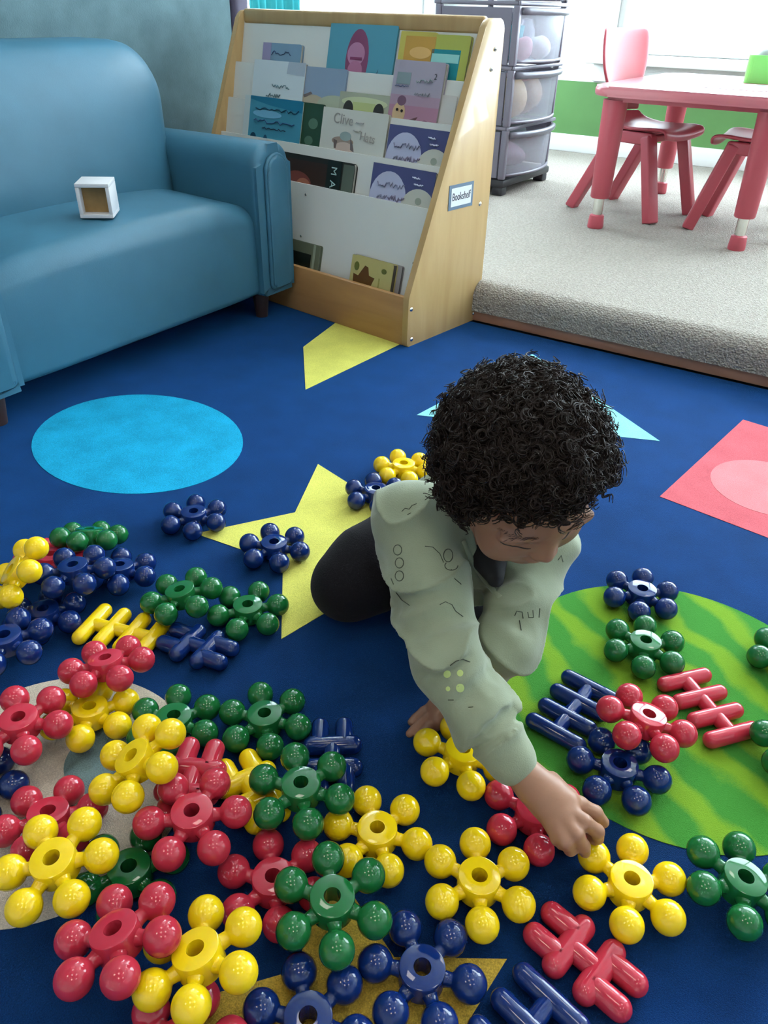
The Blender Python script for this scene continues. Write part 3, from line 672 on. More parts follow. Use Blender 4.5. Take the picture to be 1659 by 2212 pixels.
# ------------------------------------------------------------------ red chairs
def chair(label, a, b, rz):
    t = thing('toddler_chair', label, 'chair', rm(a, b, PH), rz, 'red chairs at the table')
    # local: x forward (towards the table), y sideways, z up
    path = [(.145, .262), (.150, .283), (.130, .293), (.08, .290), (.0, .284), (-.07, .288), (-.115, .303), (-.138, .335), (-.148, .375), (-.155, .42), (-.163, .47), (-.172, .53), (-.178, .58), (-.186, .592), (-.196, .585)]
    wid = [.125, .130, .132, .135, .135, .132, .118, .098, .090, .105, .136, .142, .138, .128, .12]
    def sheet(i0, i1):
        v = []; f = []; ny = 12
        for i in range(i0, i1+1):
            for j in range(ny+1):
                s = -1+2*j/ny; x, z = path[i]
                dish = .012*(s*s) if i <= 6 else 0; bow = .022*(s*s) if i >= 7 else 0
                v.append((x+bow, s*wid[i], z+dish))
        for i in range(i1-i0):
            for j in range(ny): f.append((i*(ny+1)+j, i*(ny+1)+j+1, (i+1)*(ny+1)+j+1, (i+1)*(ny+1)+j))
        return v, f
    for nm, i0, i1 in (('seat', 0, 7), ('backrest', 7, 14)):
        v, f = sheet(i0, i1); o = from_py(nm, v, f, M_red, t)
        s1 = o.modifiers.new('thick', 'SOLIDIFY'); s1.thickness = .012; s1.offset = 0
        s2 = o.modifiers.new('sub', 'SUBSURF'); s2.levels = 2; s2.render_levels = 2
    def bar(p, q, w_, d_):
        p = Vector(p); q = Vector(q); L = (q-p).length
        bm = bmesh.new(); box(bm, -w_/2, w_/2, -d_/2, d_/2, 0, L, bev=.006, seg=3)
        R_ = (q-p).to_track_quat('Z', 'Y').to_matrix().to_4x4(); R_.translation = p
        bmesh.ops.transform(bm, matrix=R_, verts=bm.verts)
        for v in bm.verts: v.co.z = max(v.co.z, 0.0)
        return bm
    for s in (-1, 1):
        y = s*.118
        from_bm('leg', bar((-.195, y*1.12, 0.0), (-.055, y*.95, .278), .046, .040), M_red, t, angle=40)
        from_bm('leg', bar((.160, y*1.12, 0.0), (.075, y*.95, .278), .046, .040), M_red, t, angle=40)
        from_bm('side_rail', bar((-.075, y*.95, .268), (.095, y*.95, .268), .034, .04), M_red, t, angle=40)
    from_bm('cross_rail', bar((.05, -.115, .262), (.05, .115, .262), .03, .022), M_red, t, angle=40)
    return t
chair('red toddler chair at the left side of the table, its back near the window', -.885, 3.140, TH-math.radians(16))
chair('red toddler chair at the right side of the table, cut by the picture edge', -.480, 3.120, TH+math.pi)

# things on the table
pm = thing('placemat', 'white paper sheet with grey shapes lying on the red table', 'paper', rm(-.53, 3.05, TZ+.0004), TH)
boxo('sheet', (-.15, .20, -.12, .16, 0, .001), M_paper, pm)
random.seed(3)
for i in range(4):
    for j in range(4):
        bm = bmesh.new(); lathe(bm, [(0, .0016), (.022, .0016), (.022, .0009)], 14, Matrix.Translation((-.10+.075*i+random.uniform(-.01, .01), -.085+.068*j, 0)))
        from_bm('printed_dot', bm, cmat((.58, .58, .60)), pm)
ty = thing('toy_tray', 'bright green open tray holding small toys on the red table', 'tray', rm(-.52, 3.43, TZ+.0005), TH)
M_lime = mat('lime_plastic', (.22, .75, .16), rough=.4)
ol = rpoly([(-.11, -.16), (.11, -.16), (.11, .16), (-.11, .16)], .03, 6); il = rpoly([(-.103, -.153), (.103, -.153), (.103, .153), (-.103, .153)], .025, 6)
bm = bmesh.new(); prism(bm, ol, (0, .006), 'z'); from_bm('tray_floor', bm, M_lime, ty, angle=35)
v = []; f = []; n = len(ol)
for lst, z in ((ol, .005), (ol, .085), (il, .085), (il, .005)):
    for p in lst: v.append((p[0], p[1], z))
for r in range(3):
    for i in range(n): f.append((r*n+i, r*n+(i+1) % n, (r+1)*n+(i+1) % n, (r+1)*n+i))
for i in range(n): f.append((3*n+i, 3*n+(i+1) % n, (i+1) % n, i))
from_py('tray_wall', v, f, M_lime, ty, smooth=False)
def trp(x, y): return rm(-.52+x, 3.43+y, TZ+.0067)
for (nm, lb, x, y, r, c, sc) in (('toy_lump', 'grey toy peeking over the left end of the green tray', -.06, -.09, .045, (.50, .52, .50), (1, 1, 1.05)), ('toy_lump', 'teal toy heaped in the middle of the green tray', .01, .01, .055, (.10, .50, .55), (1, 1.1, 1.0)), ('toy_lump', 'mauve toy on the right of the green tray', .05, -.10, .05, (.62, .52, .62), (.9, .9, 1.15))):
    blob(nm, lb, 'toy', trp(x, y), r, c, sc, seed=int(x*100))
# ------------------------------------------------------------------ toys: six-ball flowers and four-rod connectors
BR, RB, HR, HH, HOLE = .0165, .0430, .0212, .0125, .0080
def hub_mesh(c):
    bm = bmesh.new(); b = .0018
    lathe(bm, [(HOLE, -HH), (HR-b, -HH), (HR, -HH+b), (HR, HH-b), (HR-b*.3, HH-b*.3), (HR-b, HH), (HOLE, HH), (HOLE, HH*.3), (HOLE, -HH*.3)], 36, close=True)
    bmesh.ops.recalc_face_normals(bm, faces=bm.faces)
    me = bpy.data.meshes.new('hub_'+c); bm.to_mesh(me); bm.free()
    me.polygons.foreach_set('use_smooth', [True]*len(me.polygons)); me.set_sharp_from_angle(angle=math.radians(40)); me.materials.append(TOY[c]); return me
def petal_mesh(c):
    bm = bmesh.new(); prof = [(.0082, -RB+HR*.85), (.0068, -RB+HR+.0015), (.0064, -BR*.96)]
    a0 = math.asin(.0078/BR)
    for k in range(15):
        a = a0+(math.pi-a0)*k/14; prof.append((max(BR*math.sin(a), 0), -BR*math.cos(a)))
    prof[-1] = (0, BR)
    lathe(bm, prof, 26, Matrix.Translation((RB, 0, 0)) @ Matrix.Rotation(math.pi/2, 4, 'Y'))
    bmesh.ops.recalc_face_normals(bm, faces=bm.faces)
    me = bpy.data.meshes.new('petal_'+c); bm.to_mesh(me); bm.free(); me.polygons.foreach_set('use_smooth', [True]*len(me.polygons)); me.materials.append(TOY[c]); return me
HUBM = {c: hub_mesh(c) for c in TOY}; PETM = {c: petal_mesh(c) for c in TOY}
def basis(n, xdir):
    n = np.array(n, float); n /= np.linalg.norm(n); x = np.array(xdir, float); x = x-n*(x@n); x /= np.linalg.norm(x); y = np.cross(n, x)
    M = Matrix.Identity(4)
    for i in range(3): M[i][0] = x[i]; M[i][1] = y[i]; M[i][2] = n[i]
    return M
def flower(c, hub, ball, n, dz, label):
    nn = np.array(n, float); nn /= np.linalg.norm(nn)
    sint = math.sqrt(max(0, 1-nn[2]**2))
    zc = BR+RB*.95*sint+dz+.0008
    top = fl(hub[0], hub[1], zc+HH*nn[2]); cen = top-nn*HH
    # direction to one measured ball, on the flower's own plane
    d = ray(*ball); tt = ((cen-_C)@nn)/(d@nn); bp = _C+d*tt
    M = basis(nn, bp-cen)
    t = thing('flower_toy', label, 'toy', cen, 0, c+' flower toys')
    M.translation = Vector(cen); t.matrix_world = M
    o = bpy.data.objects.new('hub', HUBM[c]); COL.objects.link(o); o.parent = t
    for k in range(6):
        o = bpy.data.objects.new('petal', PETM[c]); COL.objects.link(o); o.parent = t; o.rotation_euler = (0, 0, k*math.pi/3)
    return t
UP = (0, 0, 1)
FLOWERS = [
 ('yellow', (872, 1000), (853, 977), UP, .000, 'yellow flower toy behind the toddler, partly hidden by his hair'),
 ('blue', (812, 1054), (756, 1053), UP, .000, 'blue flower toy with shiny ring behind the toddler\'s shoulder'),
 ('blue', (418, 1104), (424, 1081), UP, .000, 'blue flower toy alone just below the turquoise disc'),
 ('blue', (592, 1170), (582, 1148), UP, .000, 'blue flower toy on the left arm of the yellow star'),
 ('green', (535, 1305), (600, 1308), UP, .000, 'green flower toy touching the lower tip of the yellow star'),
 ('green', (388, 1279), (356, 1267), (-.16, .05, 1), .008, 'tilted green flower toy left of the one by the star tip'),
 ('green', (196, 1146), (133, 1147), (0.02, .42, 1), .000, 'green flower toy farthest back at the left of the pile'),
 ('yellow', (24, 1238), (62, 1182), (-.75, -.25, .8), .026, 'yellow flower toy standing on edge at the left picture edge'),
 ('red', (112, 1198), (100, 1178), (.0, .1, 1), -.002, 'red flower toy hidden under the blue ones at the back left'),
 ('blue', (157, 1225), (131, 1264), (-.05, .05, 1), .030, 'blue flower toy at the back left, next to the standing yellow one'),
 ('blue', (254, 1216), (260, 1190), (.05, .15, 1), .000, 'rightmost blue flower toy of the dark pair at the back left'),
 ('blue', (8, 1372), (72, 1368), (0, 0, 1), .022, 'blue flower toy cut by the left edge above the red one'),
 ('blue', (112, 1318), (168, 1313), (.0, .05, 1), -.001, 'dark blue flower toy lying low above the yellow rod connector'),
 ('red', (226, 1420), (197, 1405), (-.12, .22, 1), .022, 'red flower toy resting on the yellow rod connector'),
 ('red', (40, 1553), (116, 1515), (.0, .02, 1), .036, 'red flower toy at the left picture edge with a shiny spot in its hole'),
 ('yellow', (205, 1524), (188, 1592), (.03, .12, 1), .004, 'yellow flower toy below the tilted red one on the rod connector'),
 ('green', (379, 1543), (390, 1495), (.02, .05, 1), .000, 'left green flower toy of the pair in the middle of the rug'),
 ('green', (568, 1543), (558, 1497), (.0, .02, 1), .000, 'right green flower toy of the pair in the middle of the rug'),
 ('yellow', (284, 1644), (321, 1583), (-.50, -.05, .9), .026, 'yellow flower toy leaning steeply in the middle of the left pile'),
 ('red', (408, 1765), (369, 1718), (.0, -.02, 1), .028, 'large red flower toy with a round hole in the left pile'),
 ('green', (650, 1692), (633, 1616), (.0, .0, 1), .030, 'green flower toy lying on the yellow pronged connector'),
 ('yellow', (818, 1788), (796, 1734), (.0, .03, 1), .000, 'yellow flower toy alone on the blue right of the green ones'),
 ('red', (586, 1886), (576, 1820), (.0, .02, 1), .000, 'red flower toy partly under the large green one'),
 ('green', (719, 1944), (709, 1855), (.02, -.05, 1), .024, 'green flower toy stacked over the red one near the front'),
 ('yellow', (109, 1856), (78, 1783), (-.10, -.08, 1), .036, 'large yellow flower toy at the lower left over a red one'),
 ('red', (105, 1745), (152, 1702), (.0, .20, 1), .000, 'red flower toy behind the large yellow one at lower left'),
 ('green', (296, 1864), (252, 1898), (.0, .04, 1), -.002, 'shaded green flower toy low between the yellow and red ones'),
 ('red', (248, 2013), (252, 1957), (-.25, .22, 1), .026, 'tilted red flower toy at the bottom left'),
 ('yellow', (419, 2040), (442, 1976), (-.22, .16, 1), .042, 'tilted yellow flower toy leaning over red ones at the bottom'),
 ('red', (396, 2242), (345, 2180), (.0, .05, 1), -.001, 'red flower toy cut off under the bottom yellow one'),
 ('blue', (652, 2203), (635, 2117), (.0, .0, 1), .000, 'blue flower toy cut by the bottom picture edge on the mustard star'),
 ('blue', (932, 2096), (829, 2089), (.0, .0, 1), .000, 'blue flower toy at the bottom, beside the mustard star tip'),
 ('yellow', (1043, 1900), (1033, 1833), (.0, .03, 1), .000, 'yellow flower toy in front of the toddler, left of the red pronged connector'),
 ('yellow', (1355, 1890), (1357, 1821), (.0, .05, 1), .002, 'yellow flower toy that the toddler touches with his fingers'),
 ('green', (1580, 1885), (1566, 1819), (.10, .02, 1), .000, 'green flower toy at the lower right below the green disc'),
 ('blue', (1388, 1271), (1389, 1242), UP, .000, 'blue flower toy with bright white ring at the top of the green disc'),
 ('green', (1398, 1387), (1396, 1350), UP, .000, 'green flower toy with pale ring on the green disc'),
 ('green', (1716, 1410), (1648, 1376), UP, .000, 'green flower toy mostly outside the right picture edge, upper'),
 ('green', (1724, 1606), (1654, 1594), UP, .000, 'green flower toy mostly outside the right picture edge, lower'),
 ('red', (1403, 1541), (1321, 1533), (.14, .10, 1), .022, 'red flower toy lying across the rods on the green disc'),
 ('blue', (1337, 1645), (1295, 1596), (.0, .02, 1), .000, 'blue flower toy on the green disc under the red one'),
 ('yellow', (1012, 1622), (939, 1612), (.10, .05, 1), .000, 'yellow flower toy under the toddler\'s forearm'),
 ('red', (1146, 1768), (1075, 1747), (.0, .0, 1), -.000, 'red flower toy under the toddler\'s hand'),
 ('blue', (-62, 1700), (10, 1706), (.0, .0, 1), .000, 'blue flower toy just peeking in at the left picture edge'),
]
for a in FLOWERS: flower(*a)

RR, RL, RSP = .0106, .0300, .0320
def rod_meshes(c):
    out = []
    for nm, p0, p1, r in (('rod', (0, -RL, 0), (0, RL, 0), RR), ('spine', (-1.5*RSP, 0, 0), (1.5*RSP, 0, 0), RR*.9),
                          ('crossbar', (0, -.0245, 0), (0, .0245, 0), .0117), ('prong', (0, 0, 0), (.0285, 0, 0), .0117), ('bridge', (-.0165, 0, 0), (.0165, 0, 0), .0108)):
        bm = bmesh.new(); capsule(bm, p0, p1, r, 18, 6); bmesh.ops.recalc_face_normals(bm, faces=bm.faces)
        me = bpy.data.meshes.new(nm+'_'+c); bm.to_mesh(me); bm.free(); me.polygons.foreach_set('use_smooth', [True]*len(me.polygons)); me.materials.append(TOY[c]); out.append(me)
    return out
RODM = {}
def connector(c, cen, sp, n, dz, label, kind='A'):
    """cen: measured centre, sp: a measured point along the spine"""
    if c not in RODM: RODM[c] = rod_meshes(c)
    nn = np.array(n, float); nn /= np.linalg.norm(nn)
    sint = math.sqrt(max(0, 1-nn[2]**2)); zc = (RR if kind == 'A' else .0118)+.050*sint+dz+.0008
    P = fl(cen[0], cen[1], zc); d = ray(*sp); tt = ((P-_C)@nn)/(d@nn)
    M = basis(nn, _C+d*tt-P); M.translation = Vector(P)
    t = thing('rod_connector' if kind == 'A' else 'prong_connector', label, 'toy', P, 0, 'rod connector toys'); t.matrix_world = M
    def part(nm, i, loc, rz=0):
        o = bpy.data.objects.new(nm, RODM[c][i]); COL.objects.link(o); o.parent = t; o.location = loc; o.rotation_euler = (0, 0, rz)
    if kind == 'A':
        part('spine', 1, (0, 0, 0))
        for k in range(4): part('rod', 0, ((k-1.5)*RSP, 0, 0))
    else:
        part('bridge', 4, (0, 0, 0))
        for s in (-1, 1):
            part('crossbar', 2, (s*.0165, 0, 0))
            for q in (-1, 1): part('prong', 3, (s*.0165, q*.0146, 0), 0 if s > 0 else math.pi)
    return t
connector('yellow', (258, 1362), (345, 1383), UP, .000, 'yellow four-rod connector under the tilted red flower')
connector('blue', (416, 1394), (459, 1409), UP, .000, 'dark blue pronged connector below the green flowers', 'B')
connector('red', (400, 1706), (422, 1644), UP, .010, 'red pronged connector behind the large red flower', 'B')
connector('yellow', (537, 1700), (552, 1726), (-.05, .10, 1), .000, 'yellow pronged connector tucked under the green flower', 'B')
connector('blue', (716, 1634), (716, 1600), UP, .000, 'dark blue pronged connector right of the green flowers on the blue rug', 'B')
connector('blue', (1240, 1536), (1275, 1490), UP, .000, 'blue four-rod connector lying on the green disc')
connector('red', (1532, 1532), (1582, 1590), UP, .000, 'red four-rod connector at the right of the green disc')
connector('red', (1259, 2053), (1316, 2101), UP, .000, 'red pronged connector at the lower right beside two yellow flowers', 'B')
connector('blue', (1112, 2234), (1175, 2154), UP, .000, 'blue four-rod connector at the bottom beside the blue flower')
# settle the pile: nudge touching toys apart so that no two pass through one another
bpy.context.view_layer.update()
TOYS = []
for o in bpy.data.objects:
    if o.parent is None and o.name.startswith(('flower_toy', 'rod_connector', 'prong_connector')):
        sp = []
        for c in o.children:
            M = o.matrix_world @ c.matrix_basis
            if c.name.startswith('petal'): sp.append((*(M @ Vector((RB, 0, 0))), BR))
            elif c.name.startswith('hub'): sp.append((*(M @ Vector((0, 0, 0))), .0175))
            elif c.name.startswith('rod'): sp += [(*(M @ Vector((0, y*RL, 0))), RR) for y in (-1, -.66, -.33, 0, .33, .66, 1)]
            elif c.name.startswith('crossbar'): sp += [(*(M @ Vector((0, y*.0245, 0))), .0117) for y in (-1, -.5, 0, .5, 1)]
            elif c.name.startswith('prong'): sp += [(*(M @ Vector((x*.0285, 0, 0))), .0117) for x in (.33, .66, 1)]
        TOYS.append((o, np.array(sp)))
DSP = [np.zeros(3) for _ in TOYS]; MOB = [.12 if ('forearm' in o['label'] or 'his fingers' in o['label']) else 1.0 for o, _ in TOYS]
for it in range(160):
    worst = 0
    for i in range(len(TOYS)):
        A = TOYS[i][1]
        for j in range(i):
            Bq = TOYS[j][1]; d = (A[:, None, :3]+DSP[i])-(Bq[None, :, :3]+DSP[j]); L_ = np.linalg.norm(d, axis=2)+1e-9
            pen = A[:, None, 3]+Bq[None, :, 3]-L_; k = np.unravel_index(np.argmax(pen), pen.shape)
            if pen[k] > .0006:
                worst = max(worst, pen[k]); n_ = d[k]/L_[k]; n_[2] *= 1.6; n_ /= np.linalg.norm(n_)
                q_ = .5/(MOB[i]+MOB[j]); DSP[i] += n_*pen[k]*q_*MOB[i]; DSP[j] -= n_*pen[k]*q_*MOB[j]
    if worst == 0: break
    for i in range(len(TOYS)):
        L_ = np.linalg.norm(DSP[i])
        if L_ > .016: DSP[i] *= .016/L_
        zm = (TOYS[i][1][:, 2]-TOYS[i][1][:, 3]).min()+DSP[i][2]
        if zm < .0008: DSP[i][2] += .0008-zm
for (o, _), d in zip(TOYS, DSP): o.matrix_world = Matrix.Translation(Vector(d)) @ o.matrix_world
# ------------------------------------------------------------------ the toddler: smooth-blended volumes turned into continuous meshes
class Field:
    def __init__(s, lo, hi, h):
        s.lo = np.array(lo, float); s.h = h; s.n = np.ceil((np.array(hi)-s.lo)/h).astype(int)+1
        s.v = np.full(s.n, 1.0, np.float32)
    def sub(s, lo, hi):
        i0 = np.clip(np.floor((np.array(lo)-s.lo)/s.h).astype(int), 0, s.n-1); i1 = np.clip(np.ceil((np.array(hi)-s.lo)/s.h).astype(int)+1, 1, s.n)
        sl = tuple(slice(a, b) for a, b in zip(i0, i1))
        ax = [(s.lo[k]+s.h*np.arange(i0[k], i1[k])).astype(np.float32) for k in range(3)]
        return sl, ax[0][:, None, None], ax[1][None, :, None], ax[2][None, None, :]
    def blend(s, sl, d, k, op):
        a = s.v[sl]
        if op == 'u':
            if k <= 0: s.v[sl] = np.minimum(a, d)
            else:
                hh = np.maximum(k-np.abs(a-d), 0)/k; s.v[sl] = np.minimum(a, d)-hh*hh*k*.25
        else:
            d = -d
            if k <= 0: s.v[sl] = np.maximum(a, d)
            else:
                hh = np.maximum(k-np.abs(a-d), 0)/k; s.v[sl] = np.maximum(a, d)+hh*hh*k*.25
    def cone(s, a, b, ra, rb, k=.01, op='u'):
        a = np.array(a, float); b = np.array(b, float); R_ = max(ra, rb)+k+s.h*3
        sl, X, Y, Z = s.sub(np.minimum(a, b)-R_, np.maximum(a, b)+R_)
        ab = b-a; L2 = float(ab@ab)+1e-12
        t = np.clip(((X-a[0])*ab[0]+(Y-a[1])*ab[1]+(Z-a[2])*ab[2])/L2, 0, 1)
        d = np.sqrt((X-a[0]-t*ab[0])**2+(Y-a[1]-t*ab[1])**2+(Z-a[2]-t*ab[2])**2)-(ra+(rb-ra)*t)
        s.blend(sl, d, k, op); return s
    def chain(s, pts, rs, k=.01, op='u'):
        for i in range(len(pts)-1): s.cone(pts[i], pts[i+1], rs[i], rs[i+1], k, op)
        return s
    def ell(s, c, axes, rad, k=.01, op='u'):
        c = np.array(c, float); A = [np.array(x, float) for x in axes]; R_ = max(rad)+k+s.h*3
        sl, X, Y, Z = s.sub(c-R_, c+R_)
        q = [((X-c[0])*A[i][0]+(Y-c[1])*A[i][1]+(Z-c[2])*A[i][2]) for i in range(3)]
        k0 = np.sqrt(sum((q[i]/rad[i])**2 for i in range(3)))+1e-9; k1 = np.sqrt(sum((q[i]/rad[i]**2)**2 for i in range(3)))+1e-9
        s.blend(sl, k0*(k0-1)/k1, k, op); return s
    def mesh(s):
        f = s.v; neg = f < 0; n = s.n
        c = neg[:-1, :-1, :-1].astype(np.int8)
        tot = np.zeros(tuple(n-1), np.int8)
        for i in (0, 1):
            for j in (0, 1):
                for k in (0, 1): tot += neg[i:n[0]-1+i, j:n[1]-1+j, k:n[2]-1+k]
        act = np.argwhere((tot > 0) & (tot < 8)); idx = np.full(tuple(n-1), -1, np.int32); idx[tuple(act.T)] = np.arange(len(act))
        acc = np.zeros((len(act), 3)); cnt = np.zeros(len(act))
        for ax in range(3):
            o1, o2 = [x for x in range(3) if x != ax]
            for i in (0, 1):
                for j in (0, 1):
                    p = act.copy(); p[:, o1] += i; p[:, o2] += j; q = p.copy(); q[:, ax] += 1
                    a = f[tuple(p.T)]; b = f[tuple(q.T)]; cr = (a < 0) != (b < 0)
                    t = np.where(cr, a/(a-b+1e-20), 0); pos = p.astype(float); pos[:, ax] += t
                    acc[cr] += pos[cr]; cnt[cr] += 1
        V = s.lo+s.h*(acc/cnt[:, None]); Q = []
        for ax in range(3):
            o1, o2 = [(1, 2), (2, 0), (0, 1)][ax]
            sa = [slice(None)]*3; sb = [slice(None)]*3; sa[ax] = slice(0, n[ax]-1); sb[ax] = slice(1, n[ax])
            A = neg[tuple(sa)]; B = neg[tuple(sb)]; e = np.argwhere(A != B)
            e = e[(e[:, o1] > 0) & (e[:, o2] > 0) & (e[:, o1] < n[o1]-1) & (e[:, o2] < n[o2]-1)]
            fl_ = A[tuple(e.T)]
            def cell(d1, d2):
                p = e.copy(); p[:, o1] -= d1; p[:, o2] -= d2; return idx[tuple(p.T)]
            q = np.stack([cell(1, 1), cell(0, 1), cell(0, 0), cell(1, 0)], 1)
            q[~fl_] = q[~fl_][:, ::-1]; Q.append(q)
        return V, np.concatenate(Q)
def smooth_mesh(V, Q, it=2, lam=.5):
    e = np.concatenate([Q[:, [0, 1]], Q[:, [1, 2]], Q[:, [2, 3]], Q[:, [3, 0]]]); e = np.concatenate([e, e[:, ::-1]])
    deg = np.bincount(e[:, 0], minlength=len(V))[:, None]
    for _ in range(it):
        for l in (lam, -lam*1.04):
            S = np.zeros_like(V)
            for k in range(3): S[:, k] = np.bincount(e[:, 0], weights=V[e[:, 1], k], minlength=len(V))
            V = V+l*(S/np.maximum(deg, 1)-V)
    return V
def np_obj(name, V, Q, mt, parent):
    me = bpy.data.meshes.new(name); me.vertices.add(len(V)); me.vertices.foreach_set('co', np.asarray(V, np.float32).ravel())
    k = Q.shape[1]; me.loops.add(len(Q)*k); me.loops.foreach_set('vertex_index', Q.astype(np.int32).ravel())
    me.polygons.add(len(Q)); me.polygons.foreach_set('loop_start', np.arange(0, len(Q)*k, k, dtype=np.int32))
    try: me.polygons.foreach_set('loop_total', np.full(len(Q), k, np.int32))
    except Exception: pass
    me.update(calc_edges=True); me.validate()
    return new_obj(name, me, mt, parent)

kid = thing('person', 'toddler with dark curly hair in sage sweatshirt, kneeling and reaching for toys', 'person', (0, 0, 0))
V3 = lambda *a: np.array(a, float)
# head frame: face direction g, crown h, the child's left l
camr, camu, camt = _R, _U, -_F
g = .30*camr-.84*camu+.42*camt; g /= np.linalg.norm(g)
hh_ = .05*camr+.40*camu+.92*camt; hh_ -= g*(hh_@g); hh_ /= np.linalg.norm(hh_)
l = np.cross(hh_, g)                    # towards the child's left
HC = at(1126, 1010, .80)
def hd(a, b, c): return HC+l*a+g*b+hh_*c
AX = (l, g, hh_)
# joints
S_R = at(893, 1128, .905); EL_R = at(966, 1432, .822); WR_R = at(1112, 1652, .800)
S_L = at(1160, 1180, .945); EL_L = at(1092, 1392, .885); WR_L = fl(992, 1508, .034)
NECK = hd(0, -.022, -.085); NB = (S_R+S_L)/2+V3(.008, .012, .012)
CH = (S_R+S_L)/2+V3(.0, .045, -.030); BELLY = V3(.095, .88, .125); PEL = V3(.085, .945, .090)
KN_R = fl(742, 1266, .050); KN_L = fl(1000, 1335, .048)
HIP_R = PEL+V3(-.05, -.015, -.01); HIP_L = PEL+V3(.045, -.02, -.01)
AN_R = V3(.02, 1.04, .03); AN_L = V3(.12, 1.02, .03)

# ---- body (skin): head, neck, hands and the figure under the clothes, one surface
B = Field((-.14, .40, -.002), (.32, 1.12, .49), .0021)
B.ell(hd(0, -.004, .010), AX, (.0685, .083, .074), .0)
B.ell(hd(0, .030, -.040), AX, (.054, .050, .060), .03)          # face mass
B.ell(hd(0, .046, -.082), AX, (.026, .026, .020), .02)          # chin
for s in (-1, 1):
    B.ell(hd(s*.034, .050, -.050), AX, (.024, .022, .026), .016)  # cheeks
    B.ell(hd(s*.031, .064, -.016), AX, (.020, .012, .011), .010, 's')  # eye hollow
    B.ell(hd(s*.031, .0615, -.018), AX, (.0155, .0105, .0095), .006)   # closed lid
    B.ell(hd(s*.030, .070, -.002), AX, (.022, .009, .006), .010)       # brow
    B.ell(hd(s*.061, -.016, -.016), AX, (.006, .011, .016), .006)      # ear
    B.ell(hd(s*.066, -.014, -.014), AX, (.003, .006, .009), .004, 's')
B.chain([hd(0, .074, -.014), hd(0, .086, -.038)], [.007, .0085], .010)   # nose
for s in (-1, 1): B.ell(hd(s*.0085, .082, -.0405), AX, (.0062, .0062, .0055), .006)
B.ell(hd(0, .078, -.058), AX, (.016, .007, .0045), .006); B.ell(hd(0, .075, -.066), AX, (.014, .007, .0045), .006)  # lips
B.cone(hd(-.016, .083, -.062), hd(.016, .083, -.062), .0013, .0013, .002, 's')
B.chain([hd(0, -.012, -.055), NECK, NB], [.036, .031, .034], .02)
B.chain([NB, CH, BELLY, PEL], [.045, .062, .062, .060], .03)
B.chain([NB, S_R, EL_R, WR_R], [.035, .027, .022, .0165], .015); B.chain([NB, S_L, EL_L, WR_L], [.035, .027, .022, .016], .015)
B.chain([PEL, HIP_R, KN_R, AN_R], [.05, .04, .028, .02], .02); B.chain([PEL, HIP_L, KN_L, AN_L], [.05, .04, .028, .02], .02)
# right hand, reaching and pinching a yellow ball
pz = lambda u, v, z: fl(u, v, z)
PM = pz(1180, 1722, .080)
B.chain([WR_R, pz(1140, 1682, .083), PM], [.0165, .0165, .0185], .008)
B.chain([pz(1150, 1690, .082), pz(1225, 1735, .083)], [.0165, .0135], .010)
B.chain([pz(1160, 1710, .078), pz(1203, 1780, .074)], [.0160, .0125], .010)
B.chain([pz(1190, 1715, .078), pz(1220, 1765, .080)], [.0165, .013], .010)
FR = .0064
B.chain([pz(1215, 1728, .082), pz(1252, 1738, .078), pz(1286, 1756, .066), pz(1303, 1776, .052)], [.0090, .0080, .0072, .0062], .004)    # index side
B.chain([pz(1228, 1752, .084), pz(1262, 1776, .083), pz(1290, 1796, .068), pz(1292, 1812, .052)], [.0086, .0078, .0070, .0060], .003)
B.chain([pz(1222, 1772, .082), pz(1244, 1802, .080), pz(1260, 1828, .062), pz(1263, 1840, .048)], [.0084, .0076, .0068, .0060], .003)
B.chain([pz(1206, 1782, .078), pz(1222, 1818, .074), pz(1232, 1834, .058), pz(1236, 1826, .046)], [.0082, .0074, .0066, .0058], .003)
B.chain([pz(1190, 1778, .074), pz(1204, 1812, .068), pz(1214, 1822, .052), pz(1222, 1812, .043)], [.0074, .0066, .0060, .0052], .003)     # little finger
B.chain([pz(1190, 1690, .072), pz(1228, 1722, .055), pz(1268, 1772, .042), pz(1284, 1812, .040)], [.0115, .0090, .0078, .0066], .006)      # thumb, under the index finger
# left hand flat on the rug
LM = pz(955, 1532, .019)
B.chain([WR_L, pz(972, 1520, .022), LM], [.016, .0165, .0155], .008)
B.chain([pz(968, 1515, .019), pz(940, 1530, .016)], [.013, .0115], .010); B.chain([pz(970, 1535, .019), pz(948, 1556, .016)], [.013, .0115], .010)
for q in (((938, 1524), (915, 1537), (897, 1552), (889, 1560)), ((936, 1540), (912, 1560), (894, 1577), (885, 1585)), ((946, 1552), (926, 1572), (911, 1587), (902, 1595)), ((958, 1553), (946, 1565), (938, 1572), (932, 1577))):
    zz = (.015, .0125, .0095, .0075); B.chain([pz(a, b, z) for (a, b), z in zip(q, zz)], [.0070, .0063, .0057, .0051], .0015)
B.chain([pz(982, 1518, .020), pz(996, 1534, .013), pz(1003, 1546, .009)], [.0085, .0072, .0060], .005)
Vb, Qb = B.mesh(); Vb = smooth_mesh(Vb, Qb, 3)
M_skin = mat('skin', (0.36, 0.175, 0.105), rough=.48, var=.08, vscale=30, sss=.12, bump=.06, bscale=500, bdist=.0006)
np_obj('body', Vb, Qb, M_skin, kid)

